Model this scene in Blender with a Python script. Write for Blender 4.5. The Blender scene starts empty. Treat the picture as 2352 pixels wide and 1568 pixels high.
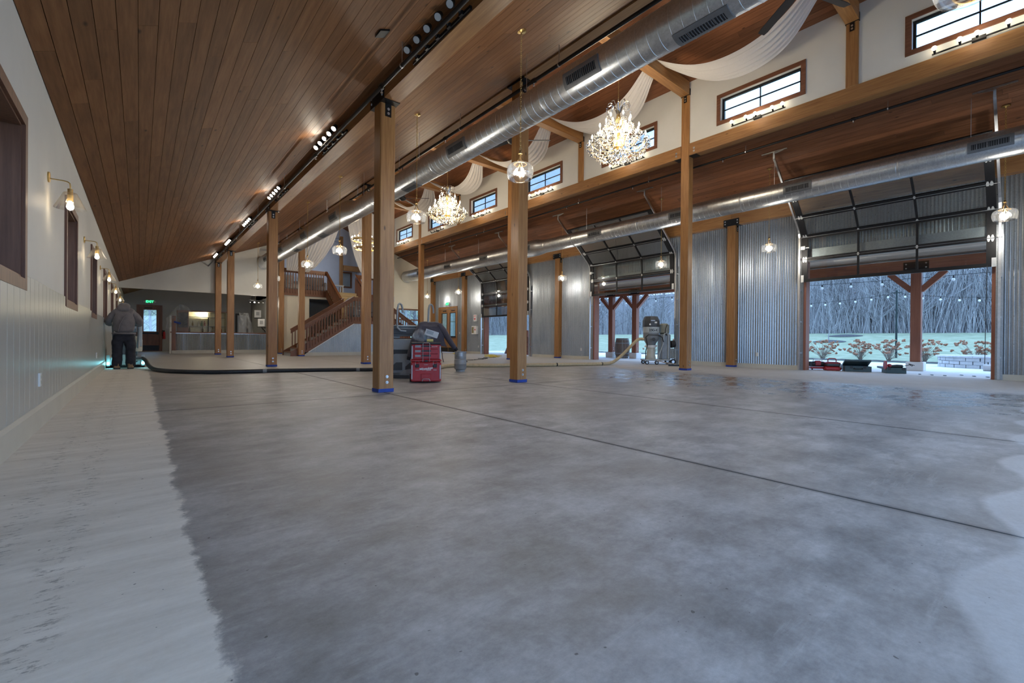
import bpy, bmesh, math, random
from mathutils import Vector, Matrix
random.seed(7)
R = math.radians
scene = bpy.context.scene
COL = scene.collection

# ---------------------------------------------------------------- camera
TH, PH, RO = R(39.855), R(-0.1815), R(0.4818)
CAM_H = 0.8
r0 = Vector((math.cos(TH), -math.sin(TH), 0))
f0 = Vector((math.sin(TH)*math.cos(PH), math.cos(TH)*math.cos(PH), math.sin(PH)))
u0 = Vector((-math.sin(TH)*math.sin(PH), -math.cos(TH)*math.sin(PH), math.cos(PH)))
cr = r0*math.cos(RO) + u0*math.sin(RO)
cu = u0*math.cos(RO) - r0*math.sin(RO)
cam_d = bpy.data.cameras.new('camera')
cam_d.sensor_width = 36; cam_d.lens = 1024.57/2352*36
cam_d.clip_start = 0.05; cam_d.clip_end = 400
cam = bpy.data.objects.new('camera', cam_d); COL.objects.link(cam)
mw = Matrix.Identity(4)
for i in range(3):
    mw[i][0] = cr[i]; mw[i][1] = cu[i]; mw[i][2] = -f0[i]
mw[2][3] = CAM_H
cam.matrix_world = mw
scene.camera = cam

# ---------------------------------------------------------------- sky (flat blue overcast at dusk)
world = bpy.data.worlds.new('World'); scene.world = world
world.use_nodes = True
wn = world.node_tree.nodes; wl = world.node_tree.links
bg = wn['Background']
tc = wn.new('ShaderNodeTexCoord'); nz = wn.new('ShaderNodeTexNoise'); rp = wn.new('ShaderNodeValToRGB')
nz.inputs['Scale'].default_value = 2.2; nz.inputs['Detail'].default_value = 4
wl.new(tc.outputs['Generated'], nz.inputs['Vector']); wl.new(nz.outputs['Fac'], rp.inputs['Fac'])
rp.color_ramp.elements[0].color = (0.31, 0.545, 0.96, 1); rp.color_ramp.elements[0].position = .3
rp.color_ramp.elements[1].color = (0.42, 0.645, 0.98, 1); rp.color_ramp.elements[1].position = .7
wl.new(rp.outputs['Color'], bg.inputs['Color'])
SKY = 3.3
bg.inputs['Strength'].default_value = SKY

scene.view_settings.view_transform = 'Standard'
scene.view_settings.look = 'None'
scene.view_settings.gamma = 1
scene.view_settings.use_curve_mapping = False
scene.view_settings.exposure = 0.36
# lamp strengths (watts of each fixture)
W_PENDANT, W_CHAND, W_RING, W_SCONCE, W_TRACK, W_BAR = 48, 200, 120, 4, 20, 6
WARM = (1.0, 0.94, 0.84)

def lamp(name, loc, watts, color=WARM, radius=.08, parent=None, spot=None, direction=None):
    d = bpy.data.lights.new(name, 'SPOT' if spot else 'POINT')
    d.energy = watts; d.color = color; d.shadow_soft_size = radius
    if spot: d.spot_size = spot; d.spot_blend = .6
    o = bpy.data.objects.new(name, d); COL.objects.link(o)
    o.location = loc
    if direction: o.rotation_euler = Vector(direction).to_track_quat('-Z', 'Y').to_euler()
    if parent: o.parent = parent
    return o

# ---------------------------------------------------------------- mesh builder
ORG = {}
class MB:
    def __init__(s): s.v = []; s.f = []
    def add(s, vs, fs):
        o = len(s.v); s.v += [tuple(v) for v in vs]; s.f += [tuple(i+o for i in f) for f in fs]; return s
    def box(s, x0, x1, y0, y1, z0, z1):
        return s.add([(x0,y0,z0),(x1,y0,z0),(x1,y1,z0),(x0,y1,z0),(x0,y0,z1),(x1,y0,z1),(x1,y1,z1),(x0,y1,z1)],
                     [(0,3,2,1),(4,5,6,7),(0,1,5,4),(1,2,6,5),(2,3,7,6),(3,0,4,7)])
    def obox(s, c, a, b, d):
        c, a, b, d = map(Vector, (c, a, b, d))
        return s.add([c-a-b-d, c+a-b-d, c+a+b-d, c-a+b-d, c-a-b+d, c+a-b+d, c+a+b+d, c-a+b+d],
                     [(0,3,2,1),(4,5,6,7),(0,1,5,4),(1,2,6,5),(2,3,7,6),(3,0,4,7)])
    def bar(s, p, q, w, h, up=(0,0,1)):
        p, q, up = Vector(p), Vector(q), Vector(up); d = (q-p)
        sd = d.cross(up)
        if sd.length < 1e-6: sd = d.cross(Vector((1,0,0)))
        sd.normalize(); u = sd.cross(d).normalized()
        return s.obox((p+q)/2, d/2, sd*w/2, u*h/2)
    def bev(s, x0, x1, y0, y1, z0, z1, b):
        # box with chamfered vertical and horizontal edges
        return s.loft([[(x0+b,y0+b),(x1-b,y0+b),(x1-b,y1-b),(x0+b,y1-b)]], z0, z1, x0, x1, y0, y1, b)
    def loft(s, _, z0, z1, x0, x1, y0, y1, b):
        def ring(i, z): return [(x0+i+b,y0+i,z),(x1-i-b,y0+i,z),(x1-i,y0+i+b,z),(x1-i,y1-i-b,z),(x1-i-b,y1-i,z),(x0+i+b,y1-i,z),(x0+i,y1-i-b,z),(x0+i,y0+i+b,z)]
        return s.rings([ring(b, z0), ring(0, z0+b), ring(0, z1-b), ring(b, z1)])
    def rings(s, rs, caps=True, closed=False):
        n = len(rs[0]); vs = [v for r in rs for v in r]; fs = []
        m = len(rs)
        for i in range(m if closed else m-1):
            a, b = i*n, ((i+1) % m)*n
            for j in range(n):
                k = (j+1) % n; fs.append((a+j, a+k, b+k, b+j))
        if caps and not closed:
            fs.append(tuple(range(n-1, -1, -1))); fs.append(tuple(range((m-1)*n, m*n)))
        return s.add(vs, fs)
    def cyl(s, p, q, r0, r1=None, n=12, caps=True):
        return s.tube([p, q], [r0, r0 if r1 is None else r1], n, caps)
    def tube(s, pts, r, n=8, caps=True, closed=False, sq=1.0):
        pts = [Vector(p) for p in pts]; m = len(pts)
        if not isinstance(r, (list, tuple)): r = [r]*m
        rs = []; up = None
        for i, p in enumerate(pts):
            if closed: d = pts[(i+1) % m]-pts[i-1]
            elif i == 0: d = pts[1]-p
            elif i == m-1: d = p-pts[-2]
            else: d = (pts[i+1]-p).normalized()+(p-pts[i-1]).normalized()
            if d.length < 1e-9: d = Vector((0,0,1))
            d.normalize()
            if up is None:
                up = Vector((0,0,1)) if abs(d.z) < .9 else Vector((1,0,0))
            sd = d.cross(up)
            if sd.length < 1e-6: sd = d.cross(Vector((.3,.9,.2)))
            sd.normalize(); up = sd.cross(d).normalized()
            rs.append([p+sd*math.cos(2*math.pi*k/n)*r[i]+up*math.sin(2*math.pi*k/n)*r[i]*sq for k in range(n)])
        return s.rings(rs, caps, closed)
    def lathe(s, prof, c=(0,0,0), n=24, axis='Z', caps=False):
        cx, cy, cz = c; rs = []
        for r, z in prof:
            ring = []
            for k in range(n):
                a = 2*math.pi*k/n; u, v = r*math.cos(a), r*math.sin(a)
                ring.append((cx+u, cy+v, cz+z) if axis == 'Z' else ((cx+u, cy+z, cz+v) if axis == 'Y' else (cx+z, cy+u, cz+v)))
            rs.append(ring)
        return s.rings(rs, caps)
    def ball(s, c, rx, ry=None, rz=None, n=10, m=6):
        ry = rx if ry is None else ry; rz = rx if rz is None else rz
        rs = []
        for i in range(m+1):
            t = math.pi*i/m; q = max(math.sin(t), .02)
            rs.append([(c[0]+rx*q*math.cos(2*math.pi*k/n), c[1]+ry*q*math.sin(2*math.pi*k/n), c[2]-rz*math.cos(t)) for k in range(n)])
        return s.rings(rs, True)
    def prism(s, poly, ex):
        poly = [Vector(p) for p in poly]; ex = Vector(ex); n = len(poly)
        vs = poly+[p+ex for p in poly]
        fs = [tuple(range(n-1, -1, -1)), tuple(range(n, 2*n))]+[(i, (i+1) % n, n+(i+1) % n, n+i) for i in range(n)]
        return s.add(vs, fs)
    def grid(s, fn, nu, nv):
        vs = [fn(i/nu, j/nv) for j in range(nv+1) for i in range(nu+1)]
        fs = [(j*(nu+1)+i, j*(nu+1)+i+1, (j+1)*(nu+1)+i+1, (j+1)*(nu+1)+i) for j in range(nv) for i in range(nu)]
        return s.add(vs, fs)
    def mesh(s, name, org=(0,0,0), smooth=False):
        ox, oy, oz = org
        me = bpy.data.meshes.new(name)
        me.from_pydata([(x-ox, y-oy, z-oz) for x, y, z in s.v], [], s.f)
        bm = bmesh.new(); bm.from_mesh(me); bmesh.ops.recalc_face_normals(bm, faces=bm.faces); bm.to_mesh(me); bm.free()
        if smooth:
            me.polygons.foreach_set('use_smooth', [True]*len(me.polygons))
            me.set_sharp_from_angle(angle=R(38))
        me.update(); return me
    def build(s, name, mat, par=None, smooth=False, at=None):
        org = ORG.get(par.name, (0,0,0)) if par else (at or (0,0,0))
        me = s.mesh(name, org, smooth)
        if mat: me.materials.append(mat)
        o = bpy.data.objects.new(name, me); COL.objects.link(o)
        if par: o.parent = par; ORG[o.name] = org
        else:
            o.location = org; ORG[o.name] = org
        return o

def tag(o, label=None, cat=None, group=None, kind=None):
    if label: o['label'] = label
    if cat: o['category'] = cat
    if group: o['group'] = group
    if kind: o['kind'] = kind
    return o
def thing(name, label, cat, loc=(0,0,0), rz=0, group=None):
    o = bpy.data.objects.new(name, None); COL.objects.link(o)
    o.empty_display_size = .1; o.location = loc; o.rotation_euler = (0,0,rz)
    ORG[o.name] = tuple(loc)
    return tag(o, label, cat, group)
def local(name, label, cat, loc=(0,0,0), rz=0, group=None):
    # a thing whose parts are modelled around the origin and then placed
    o = thing(name, label, cat, loc, rz, group); ORG[o.name] = (0,0,0); return o
def kids(o): return [c for c in o.children]
def copy_tree(o, parent=None):
    c = o.copy(); COL.objects.link(c); c.parent = parent
    for ch in kids(o): copy_tree(ch, c)
    return c
def place(proto, loc, rz=0, label=None, group=None, first=[set()]):
    key = proto.name
    if key in first[0]: o = copy_tree(proto)
    else: o = proto; first[0].add(key)
    o.location = loc; o.rotation_euler = (0,0,rz)
    if label: o['label'] = label
    if group: o['group'] = group
    return o
def inst(name, me, par, loc, scale=(1,1,1), rot=(0,0,0)):
    o = bpy.data.objects.new(name, me); COL.objects.link(o)
    if par:
        og = ORG.get(par.name, (0,0,0)); o.parent = par; loc = (loc[0]-og[0], loc[1]-og[1], loc[2]-og[2])
    o.location = loc; o.scale = scale; o.rotation_euler = rot
    return o

# ---------------------------------------------------------------- materials
def _mat(name):
    m = bpy.data.materials.new(name); m.use_nodes = True
    nt = m.node_tree; b = nt.nodes['Principled BSDF']
    return m, nt, b
def N(nt, t, **kw):
    n = nt.nodes.new(t)
    for k, v in kw.items():
        if k.startswith('_'): setattr(n, k[1:], v)
        else: n.inputs[k.replace('__', ' ')].default_value = v
    return n
def ramp(nt, fac, stops):
    r = nt.nodes.new('ShaderNodeValToRGB'); e = r.color_ramp.elements
    while len(e) < len(stops): e.new(.5)
    for k, (p, c) in enumerate(stops):
        e[k].position = p; e[k].color = (*c, 1) if len(c) == 3 else c
    nt.links.new(fac, r.inputs['Fac']); return r.outputs['Color']
def math_n(nt, op, a, b=None, c=None):
    n = nt.nodes.new('ShaderNodeMath'); n.operation = op
    for i, x in enumerate((a, b, c)):
        if x is None: continue
        if isinstance(x, (int, float)): n.inputs[i].default_value = x
        else: nt.links.new(x, n.inputs[i])
    return n.outputs[0]
def mixc(nt, fac, a, b, mode='MIX'):
    n = nt.nodes.new('ShaderNodeMix'); n.data_type = 'RGBA'; n.blend_type = mode
    for sock, x in ((n.inputs[0], fac), (n.inputs[6], a), (n.inputs[7], b)):
        if isinstance(x, (int, float)): sock.default_value = x
        elif isinstance(x, tuple): sock.default_value = (*x, 1) if len(x) == 3 else x
        else: nt.links.new(x, sock)
    return n.outputs[2]
def pos_xyz(nt):
    g = nt.nodes.new('ShaderNodeNewGeometry'); s = nt.nodes.new('ShaderNodeSeparateXYZ')
    nt.links.new(g.outputs['Position'], s.inputs[0]); return g.outputs['Position'], s
def noise(nt, vec, scale, detail=3, rough=.55, stretch=None):
    n = N(nt, 'ShaderNodeTexNoise', Scale=scale, Detail=detail, Roughness=rough)
    if stretch:
        mp = nt.nodes.new('ShaderNodeMapping'); mp.inputs['Scale'].default_value = stretch
        nt.links.new(vec, mp.inputs['Vector']); vec = mp.outputs['Vector']
    nt.links.new(vec, n.inputs['Vector']); return n.outputs['Fac']
def bump(nt, b, h, strength=.2, dist=.01):
    n = N(nt, 'ShaderNodeBump', Strength=strength, Distance=dist)
    nt.links.new(h, n.inputs['Height']); nt.links.new(n.outputs['Normal'], b.inputs['Normal'])

def M(name, col, rough=.5, metal=0., var=.12, scale=6., bmp=0., stretch=None, spec=None, trans=0., sheen=0.):
    m, nt, b = _mat(name)
    tcn = nt.nodes.new('ShaderNodeTexCoord')
    f = noise(nt, tcn.outputs['Object'], scale, 4, .6, stretch)
    lo = tuple(max(0, c*(1-var)) for c in col); hi = tuple(min(1, c*(1+var)) for c in col)
    nt.links.new(ramp(nt, f, [(.3, lo), (.7, hi)]), b.inputs['Base Color'])
    b.inputs['Roughness'].default_value = rough; b.inputs['Metallic'].default_value = metal
    if spec is not None: b.inputs['Specular IOR Level'].default_value = spec
    if trans:
        b.inputs['Transmission Weight'].default_value = trans
    if sheen: b.inputs['Sheen Weight'].default_value = sheen
    if bmp: bump(nt, b, f, bmp)
    return m
def wood(name, dark, light, axis, rough=.5, knots=True, rnd=.35, scale=9., spec=.5):
    m, nt, b = _mat(name)
    g, s = pos_xyz(nt)
    oi = nt.nodes.new('ShaderNodeObjectInfo')
    add = nt.nodes.new('ShaderNodeVectorMath'); add.operation = 'ADD'
    sc = nt.nodes.new('ShaderNodeVectorMath'); sc.operation = 'SCALE'; sc.inputs['Scale'].default_value = 1.0
    cmb = nt.nodes.new('ShaderNodeCombineXYZ'); rr = math_n(nt, 'MULTIPLY', oi.outputs['Random'], 37.)
    for i in range(3): nt.links.new(rr, cmb.inputs[i])
    nt.links.new(g, add.inputs[0]); nt.links.new(cmb.outputs[0], add.inputs[1])
    st = {'X': (.06,1,1), 'Y': (1,.06,1), 'Z': (1,1,.06)}[axis]
    f1 = noise(nt, add.outputs[0], scale*3, 5, .65, st)
    f2 = noise(nt, add.outputs[0], scale*.35, 2, .5, tuple(x**.5 for x in st))
    c = ramp(nt, f1, [(.28, dark), (.72, light)])
    c = mixc(nt, math_n(nt, 'MULTIPLY', f2, .55), c, tuple(x*.72 for x in dark))
    if knots:
        v = N(nt, 'ShaderNodeTexVoronoi', Scale=4.2); mp = nt.nodes.new('ShaderNodeMapping')
        mp.inputs['Scale'].default_value = tuple(max(x, .42) for x in st)
        nt.links.new(add.outputs[0], mp.inputs['Vector']); nt.links.new(mp.outputs['Vector'], v.inputs['Vector'])
        k = ramp(nt, v.outputs['Distance'], [(.03, (1,1,1)), (.09, (0,0,0))])
        c = mixc(nt, k, c, tuple(x*.35 for x in dark))
    br = math_n(nt, 'ADD', math_n(nt, 'MULTIPLY', oi.outputs['Random'], rnd), 1-rnd/2)
    hsv = nt.nodes.new('ShaderNodeHueSaturation'); nt.links.new(c, hsv.inputs['Color']); nt.links.new(br, hsv.inputs['Value'])
    nt.links.new(hsv.outputs['Color'], b.inputs['Base Color'])
    b.inputs['Roughness'].default_value = rough; b.inputs['Specular IOR Level'].default_value = spec
    bump(nt, b, f1, .12, .004)
    return m
def emit(name, col, strength):
    m, nt, b = _mat(name)
    tcn = nt.nodes.new('ShaderNodeTexCoord'); f = noise(nt, tcn.outputs['Object'], 5, 2)
    nt.links.new(ramp(nt, f, [(.3, tuple(c*.92 for c in col)), (.7, col)]), b.inputs['Emission Color'])
    b.inputs['Base Color'].default_value = (*col, 1)
    b.inputs['Emission Strength'].default_value = strength
    m.cycles.emission_sampling = 'NONE' if strength > 3 else 'AUTO'
    return m
def thin_glass(name, tint=(.94,.97,.97), refl=.12, rough=.02, fres=.75):
    m, nt, b = _mat(name); nt.nodes.remove(b); out = nt.nodes['Material Output']
    t = nt.nodes.new('ShaderNodeBsdfTransparent'); g = N(nt, 'ShaderNodeBsdfGlossy', Roughness=rough)
    lw = N(nt, 'ShaderNodeLayerWeight', Blend=.35)
    f = math_n(nt, 'ADD', math_n(nt, 'MULTIPLY', lw.outputs['Fresnel'], fres), refl*.35)
    tcn = nt.nodes.new('ShaderNodeTexCoord'); n = noise(nt, tcn.outputs['Object'], 3, 2)
    nt.links.new(ramp(nt, n, [(.2, tuple(c*.97 for c in tint)), (.8, tint)]), t.inputs['Color'])
    mx = nt.nodes.new('ShaderNodeMixShader'); nt.links.new(f, mx.inputs[0])
    nt.links.new(t.outputs[0], mx.inputs[1]); nt.links.new(g.outputs[0], mx.inputs[2]); nt.links.new(mx.outputs[0], out.inputs['Surface'])
    return m
def film(name, tint=(.9,.92,.93), refl=.35, body=.25):
    # clear plastic sheeting: see-through with glints and a milky body
    m, nt, b = _mat(name); out = nt.nodes['Material Output']
    b.inputs['Base Color'].default_value = (*tint, 1); b.inputs['Roughness'].default_value = .18
    t = nt.nodes.new('ShaderNodeBsdfTransparent'); t.inputs['Color'].default_value = (*tint, 1)
    tcn = nt.nodes.new('ShaderNodeTexCoord'); n = noise(nt, tcn.outputs['Object'], 9, 5, .7)
    bump(nt, b, n, .8, .05)
    f = ramp(nt, n, [(.35, (body*.5,)*3), (.7, (min(1, body*1.8),)*3)])
    mx = nt.nodes.new('ShaderNodeMixShader'); nt.links.new(f, mx.inputs[0])
    nt.links.new(t.outputs[0], mx.inputs[1]); nt.links.new(b.outputs[0], mx.inputs[2]); nt.links.new(mx.outputs[0], out.inputs['Surface'])
    return m
def sheer(name, col=(.82,.80,.77)):
    m, nt, b = _mat(name); out = nt.nodes['Material Output']
    tcn = nt.nodes.new('ShaderNodeTexCoord'); n = noise(nt, tcn.outputs['Object'], 30, 2)
    nt.links.new(ramp(nt, n, [(.3, tuple(c*.95 for c in col)), (.7, col)]), b.inputs['Base Color'])
    b.inputs['Roughness'].default_value = .85
    tl = nt.nodes.new('ShaderNodeBsdfTranslucent'); tl.inputs['Color'].default_value = (*col, 1)
    mx = nt.nodes.new('ShaderNodeMixShader'); mx.inputs[0].default_value = .35
    nt.links.new(b.outputs[0], mx.inputs[1]); nt.links.new(tl.outputs[0], mx.inputs[2]); nt.links.new(mx.outputs[0], out.inputs['Surface'])
    return m

MAT = {}
MAT['ceil'] = wood('stained_ceiling_wood', (.165,.066,.023), (.325,.148,.058), 'Y', .55, True, .3, 9., .25)
MAT['ceil_r'] = wood('stained_ceiling_wood_right', (.15,.054,.022), (.30,.125,.055), 'Y', .55, True, .4, 9., .25)
GOLD_D, GOLD_L = (.25,.105,.032), (.50,.26,.09)
for ax in 'XYZ': MAT['beam'+ax] = wood('fir_timber_'+ax, GOLD_D, GOLD_L, ax, .45, True, .22)
for ax in 'XYZ': MAT['rail'+ax] = wood('stained_rail_wood_'+ax, (.13,.045,.018), (.30,.12,.045), ax, .4, False, .2)
for ax in 'YZ': MAT['trim'+ax] = wood('stained_trim_wood_'+ax, (.12,.045,.022), (.27,.115,.06), ax, .45, True, .2)
MAT['porch'] = wood('porch_ceiling_wood', (.50,.34,.23), (.78,.60,.45), 'Y', .55, True, .4)
MAT['cedarZ'] = wood('cedar_timber_Z', (.26,.09,.05), (.42,.17,.10), 'Z', .55, True, .2)
MAT['cedarY'] = wood('cedar_timber_Y', (.26,.09,.05), (.42,.17,.10), 'Y', .55, True, .2)
MAT['plaster'] = M('white_plaster', (.67,.66,.61), .55, 0, .03, 2, .03)
MAT['cream'] = M('cream_plaster', (.76,.71,.58), .6, 0, .03, 2, .03)
MAT['greywall'] = M('grey_painted_wall', (.42,.43,.43), .6, 0, .05, 2, .03)
MAT['loftwall'] = M('loft_painted_wall', (.56,.58,.62), .65, 0, .04, 2, .03)
MAT['wains'] = M('grey_green_wainscot_paint', (.42,.43,.40), .28, 0, .05, 3, .03, (1,1,.1))
MAT['basebd'] = M('beige_baseboard_paint', (.52,.50,.43), .4, 0, .05, 3)
MAT['black'] = M('black_steel', (.012,.012,.013), .38, .4, .2, 12)
MAT['blackpl'] = M('black_plastic', (.015,.015,.017), .5, 0, .2, 12)
MAT['doorframe'] = M('black_door_aluminium', (.022,.022,.024), .35, .6, .15, 5)
MAT['steel'] = M('zinc_steel', (.62,.63,.64), .3, 1, .1, 15)
MAT['tape'] = M('blue_masking_tape', (.012,.05,.30), .6, 0, .15, 20)
MAT['brass'] = M('aged_brass', (.62,.43,.16), .28, 1, .12, 20)
MAT['brassdk'] = M('dark_brass', (.30,.20,.085), .35, 1, .12, 20)
MAT['white'] = M('white_plastic', (.78,.78,.75), .45, 0, .04, 10)
MAT['glass'] = thin_glass('window_glass')
def lamp_glass(name, tint, body, **kw):
    m = thin_glass(name, tint, **kw); nt = m.node_tree; out = nt.nodes['Material Output']
    src = out.inputs['Surface'].links[0].from_socket
    tl = nt.nodes.new('ShaderNodeBsdfTranslucent'); tl.inputs['Color'].default_value = (.9,.9,.88,1)
    mx = nt.nodes.new('ShaderNodeMixShader'); mx.inputs[0].default_value = body
    nt.links.new(src, mx.inputs[1]); nt.links.new(tl.outputs[0], mx.inputs[2]); nt.links.new(mx.outputs[0], out.inputs['Surface'])
    return m
MAT['shade'] = lamp_glass('clear_lamp_glass', (.985,.985,.98), .012, refl=.22, rough=.10, fres=.5)
MAT['smoke'] = lamp_glass('smoked_lamp_glass', (.93,.88,.83), .03, refl=.25, rough=.12, fres=.5)
MAT['bulb'] = emit('lamp_bulb', (1.0,.88,.66), 16)
MAT['bulbcool'] = emit('spot_bulb', (1.0,.92,.78), 22)
MAT['bulboff'] = M('unlit_bulb', (.5,.5,.48), .15, 0, .05)
MAT['film'] = film('clear_plastic_sheet', body=.13)
MAT['drape'] = sheer('sheer_drape_cloth')
MAT['concrete'] = M('pale_patio_concrete', (.68,.68,.67), .8, 0, .08, 3, .1)
def galvanised(name, col=(.50,.53,.55), rough=.34, metal=.9):
    m, nt, b = _mat(name); g, s = pos_xyz(nt)
    v = N(nt, 'ShaderNodeTexVoronoi', Scale=55.); nt.links.new(g, v.inputs['Vector'])
    f = noise(nt, g, 2.2, 3, .6, (1,1,.35))
    c = ramp(nt, v.outputs['Color'], [(.2, tuple(x*.9 for x in col)), (.8, tuple(min(1, x*1.06) for x in col))])
    st = ramp(nt, f, [(.30, (.80,.82,.85)), (.5, (1,1,1))])
    nt.links.new(mixc(nt, 1., c, st, 'MULTIPLY'), b.inputs['Base Color'])
    b.inputs['Metallic'].default_value = metal
    nt.links.new(math_n(nt, 'ADD', math_n(nt, 'MULTIPLY', f, .06), rough-.03), b.inputs['Roughness'])
    return m
MAT['galv'] = galvanised('galvanised_corrugated_steel', (.42,.45,.475), .37, .80)
MAT['duct'] = galvanised('spiral_duct_steel', (.60,.62,.63), .33, .95)
# ================================================================ FLOOR
XL, XM, XR, XW = 2.8425, 5.552, 11.698, 14.67
S = .118                       # half a post
X0, XF = -.69, 14.75           # inner faces of the long walls
YN = -1.9                      # wall behind the camera
YB = 25.24                     # wall at the far end of the hall
PITCH = 5/12
def zl(x): return 3.14+PITCH*(x-X0)            # left ceiling
def zr(x): return 4.95+PITCH*(14.6-x)          # right ceiling
def zn(x): return 7.95+PITCH*(3.0-abs(x-8.63)) # nave ceiling

def floor_mat():
    m, nt, b = _mat('ground_concrete'); g, s = pos_xyz(nt); L = nt.links
    X, Y = s.outputs['X'], s.outputs['Y']
    big = noise(nt, g, .45, 5, .65); mid = noise(nt, g, 2.6, 10, .74, (.8,1.1,1)); fine = noise(nt, g, 38, 6, .8)
    c = ramp(nt, mid, [(.36, (.20,.205,.215)), (.5, (.36,.367,.378)), (.64, (.56,.568,.58))])
    c = mixc(nt, ramp(nt, big, [(.36, (0,0,0)), (.68, (.75,.75,.75))]), c, (.27,.255,.235))
    lt = ramp(nt, noise(nt, g, 1.1, 8, .7), [(.52, (0,0,0)), (.66, (1,1,1))])
    c = mixc(nt, math_n(nt, 'MULTIPLY', lt, .45), c, (.60,.605,.615))
    sc = ramp(nt, noise(nt, g, 4.0, 7, .75, (.25,1.9,1)), [(.57, (0,0,0)), (.70, (1,1,1))])
    c = mixc(nt, math_n(nt, 'MULTIPLY', sc, .35), c, (.62,.625,.63))
    dk = ramp(nt, noise(nt, g, 3.1, 8, .75, (.3,1.7,1)), [(.60, (0,0,0)), (.72, (1,1,1))])
    c = mixc(nt, math_n(nt, 'MULTIPLY', dk, .45), c, (.15,.145,.14))
    # grime along the saw-cut joints
    jn = None
    for v, lst in ((X, (XL-.03, XM-.02, XR)), (Y, (6.12, 13.85, 21.4))):
        for q in lst:
            d_ = ramp(nt, math_n(nt, 'ABSOLUTE', math_n(nt, 'SUBTRACT', v, q)), [(.008, (1,1,1)), (.045, (0,0,0))])
            jn = d_ if jn is None else math_n(nt, 'MAXIMUM', jn, d_)
    c = mixc(nt, math_n(nt, 'MULTIPLY', jn, .6), c, (.08,.075,.07))
    # far part and right aisle: beige grinding dust
    def band(v, lo, hi):
        mr = N(nt, 'ShaderNodeMapRange'); L.new(v, mr.inputs['Value']); mr.inputs['From Min'].default_value = lo; mr.inputs['From Max'].default_value = hi
        return mr.outputs['Result']
    wob = math_n(nt, 'MULTIPLY', math_n(nt, 'SUBTRACT', noise(nt, g, 1.2, 4, .6), .5), 1.2)
    far = band(math_n(nt, 'ADD', Y, math_n(nt, 'MULTIPLY', wob, 2)), 10.8, 12.6)
    c = mixc(nt, math_n(nt, 'MULTIPLY', far, .7), c, (.50,.475,.435))
    right = band(math_n(nt, 'ADD', X, math_n(nt, 'MULTIPLY', wob, .5)), 10.75, 11.0)
    c = mixc(nt, math_n(nt, 'MULTIPLY', right, .7), c, (.56,.555,.55))
    # damp brown patches in front of the doors
    dx = band(X, 6.4, 8.4); dx2 = band(X, 11.0, 10.3); dy = band(Y, 8.2, 6.0)
    wet = math_n(nt, 'MULTIPLY', math_n(nt, 'MULTIPLY', dx, dx2), dy)
    wetn = math_n(nt, 'MULTIPLY', wet, ramp(nt, noise(nt, g, 2.6, 7, .7, (.9,1.1,1)), [(.42, (0,0,0)), (.60, (1,1,1))]))
    c = mixc(nt, math_n(nt, 'MULTIPLY', wetn, .62), c, (.15,.128,.105))
    # ground strip along the left wall, edge at X = 0.15
    ed = math_n(nt, 'MULTIPLY', math_n(nt, 'SUBTRACT', noise(nt, g, 3.2, 8, .72, (1,.8,1)), .5), .24)
    lm = math_n(nt, 'MULTIPLY', band(math_n(nt, 'ADD', X, ed), .175, .15), band(Y, 15.3, 14.7))
    lc = ramp(nt, noise(nt, g, 4.5, 5, .7, (.35,1.6,1)), [(.3, (.64,.62,.575)), (.7, (.82,.80,.755))])
    tr = ramp(nt, noise(nt, g, 17, 7, .8, (.8,1.8,1)), [(.54, (0,0,0)), (.60, (1,1,1))])
    rows = math_n(nt, 'ADD', ramp(nt, math_n(nt, 'ABSOLUTE', math_n(nt, 'ADD', X, .215)), [(.02, (1,1,1)), (.085, (0,0,0))]),
                  ramp(nt, math_n(nt, 'ABSOLUTE', math_n(nt, 'ADD', X, .40)), [(.02, (1,1,1)), (.08, (0,0,0))]))
    lc = mixc(nt, math_n(nt, 'MULTIPLY', math_n(nt, 'MULTIPLY', tr, rows), .7), lc, (.27,.26,.245))
    sweep = ramp(nt, noise(nt, g, 9, 5, .7, (.5,2.6,1)), [(.60, (0,0,0)), (.72, (1,1,1))])
    lc = mixc(nt, math_n(nt, 'MULTIPLY', sweep, .35), lc, (.50,.49,.47))
    dirt = ramp(nt, X, [(0, (1,1,1)), (1, (0,0,0))])
    c = mixc(nt, lm, c, lc)
    # ground scallops in the near right corner
    sy = math_n(nt, 'ADD', Y, math_n(nt, 'MULTIPLY', math_n(nt, 'SINE', math_n(nt, 'MULTIPLY', X, 5.2)), .07))
    rm = math_n(nt, 'MULTIPLY', band(math_n(nt, 'ADD', sy, math_n(nt, 'MULTIPLY', ed, .4)), .15, .11), band(X, 1.25, 1.5))
    c = mixc(nt, rm, c, ramp(nt, mid, [(.3, (.44,.445,.45)), (.7, (.58,.585,.59))]))
    c = mixc(nt, .35, c, ramp(nt, fine, [(.25, (.12,.12,.12)), (.75, (.5,.5,.5))]), 'OVERLAY')
    peb = ramp(nt, noise(nt, g, 40, 1, .4), [(.775, (0,0,0)), (.79, (1,1,1))])
    c = mixc(nt, math_n(nt, 'MULTIPLY', peb, .7), c, (.05,.05,.05))
    L.new(c, b.inputs['Base Color'])
    rr = math_n(nt, 'ADD', math_n(nt, 'MULTIPLY', mid, .25), .34)
    rr = math_n(nt, 'SUBTRACT', rr, math_n(nt, 'MULTIPLY', wetn, .36))
    rr = math_n(nt, 'ADD', rr, math_n(nt, 'MULTIPLY', math_n(nt, 'ADD', lm, right), .25))
    L.new(rr, b.inputs['Roughness'])
    hgt = math_n(nt, 'ADD', math_n(nt, 'MULTIPLY', fine, .4), math_n(nt, 'MULTIPLY', sc, .5))
    bump(nt, b, hgt, .18, .006)
    return m
MAT['floor'] = floor_mat()
MAT['joint'] = M('dark_floor_joint', (.02,.02,.02), .9, 0, .3, 20)
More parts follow.
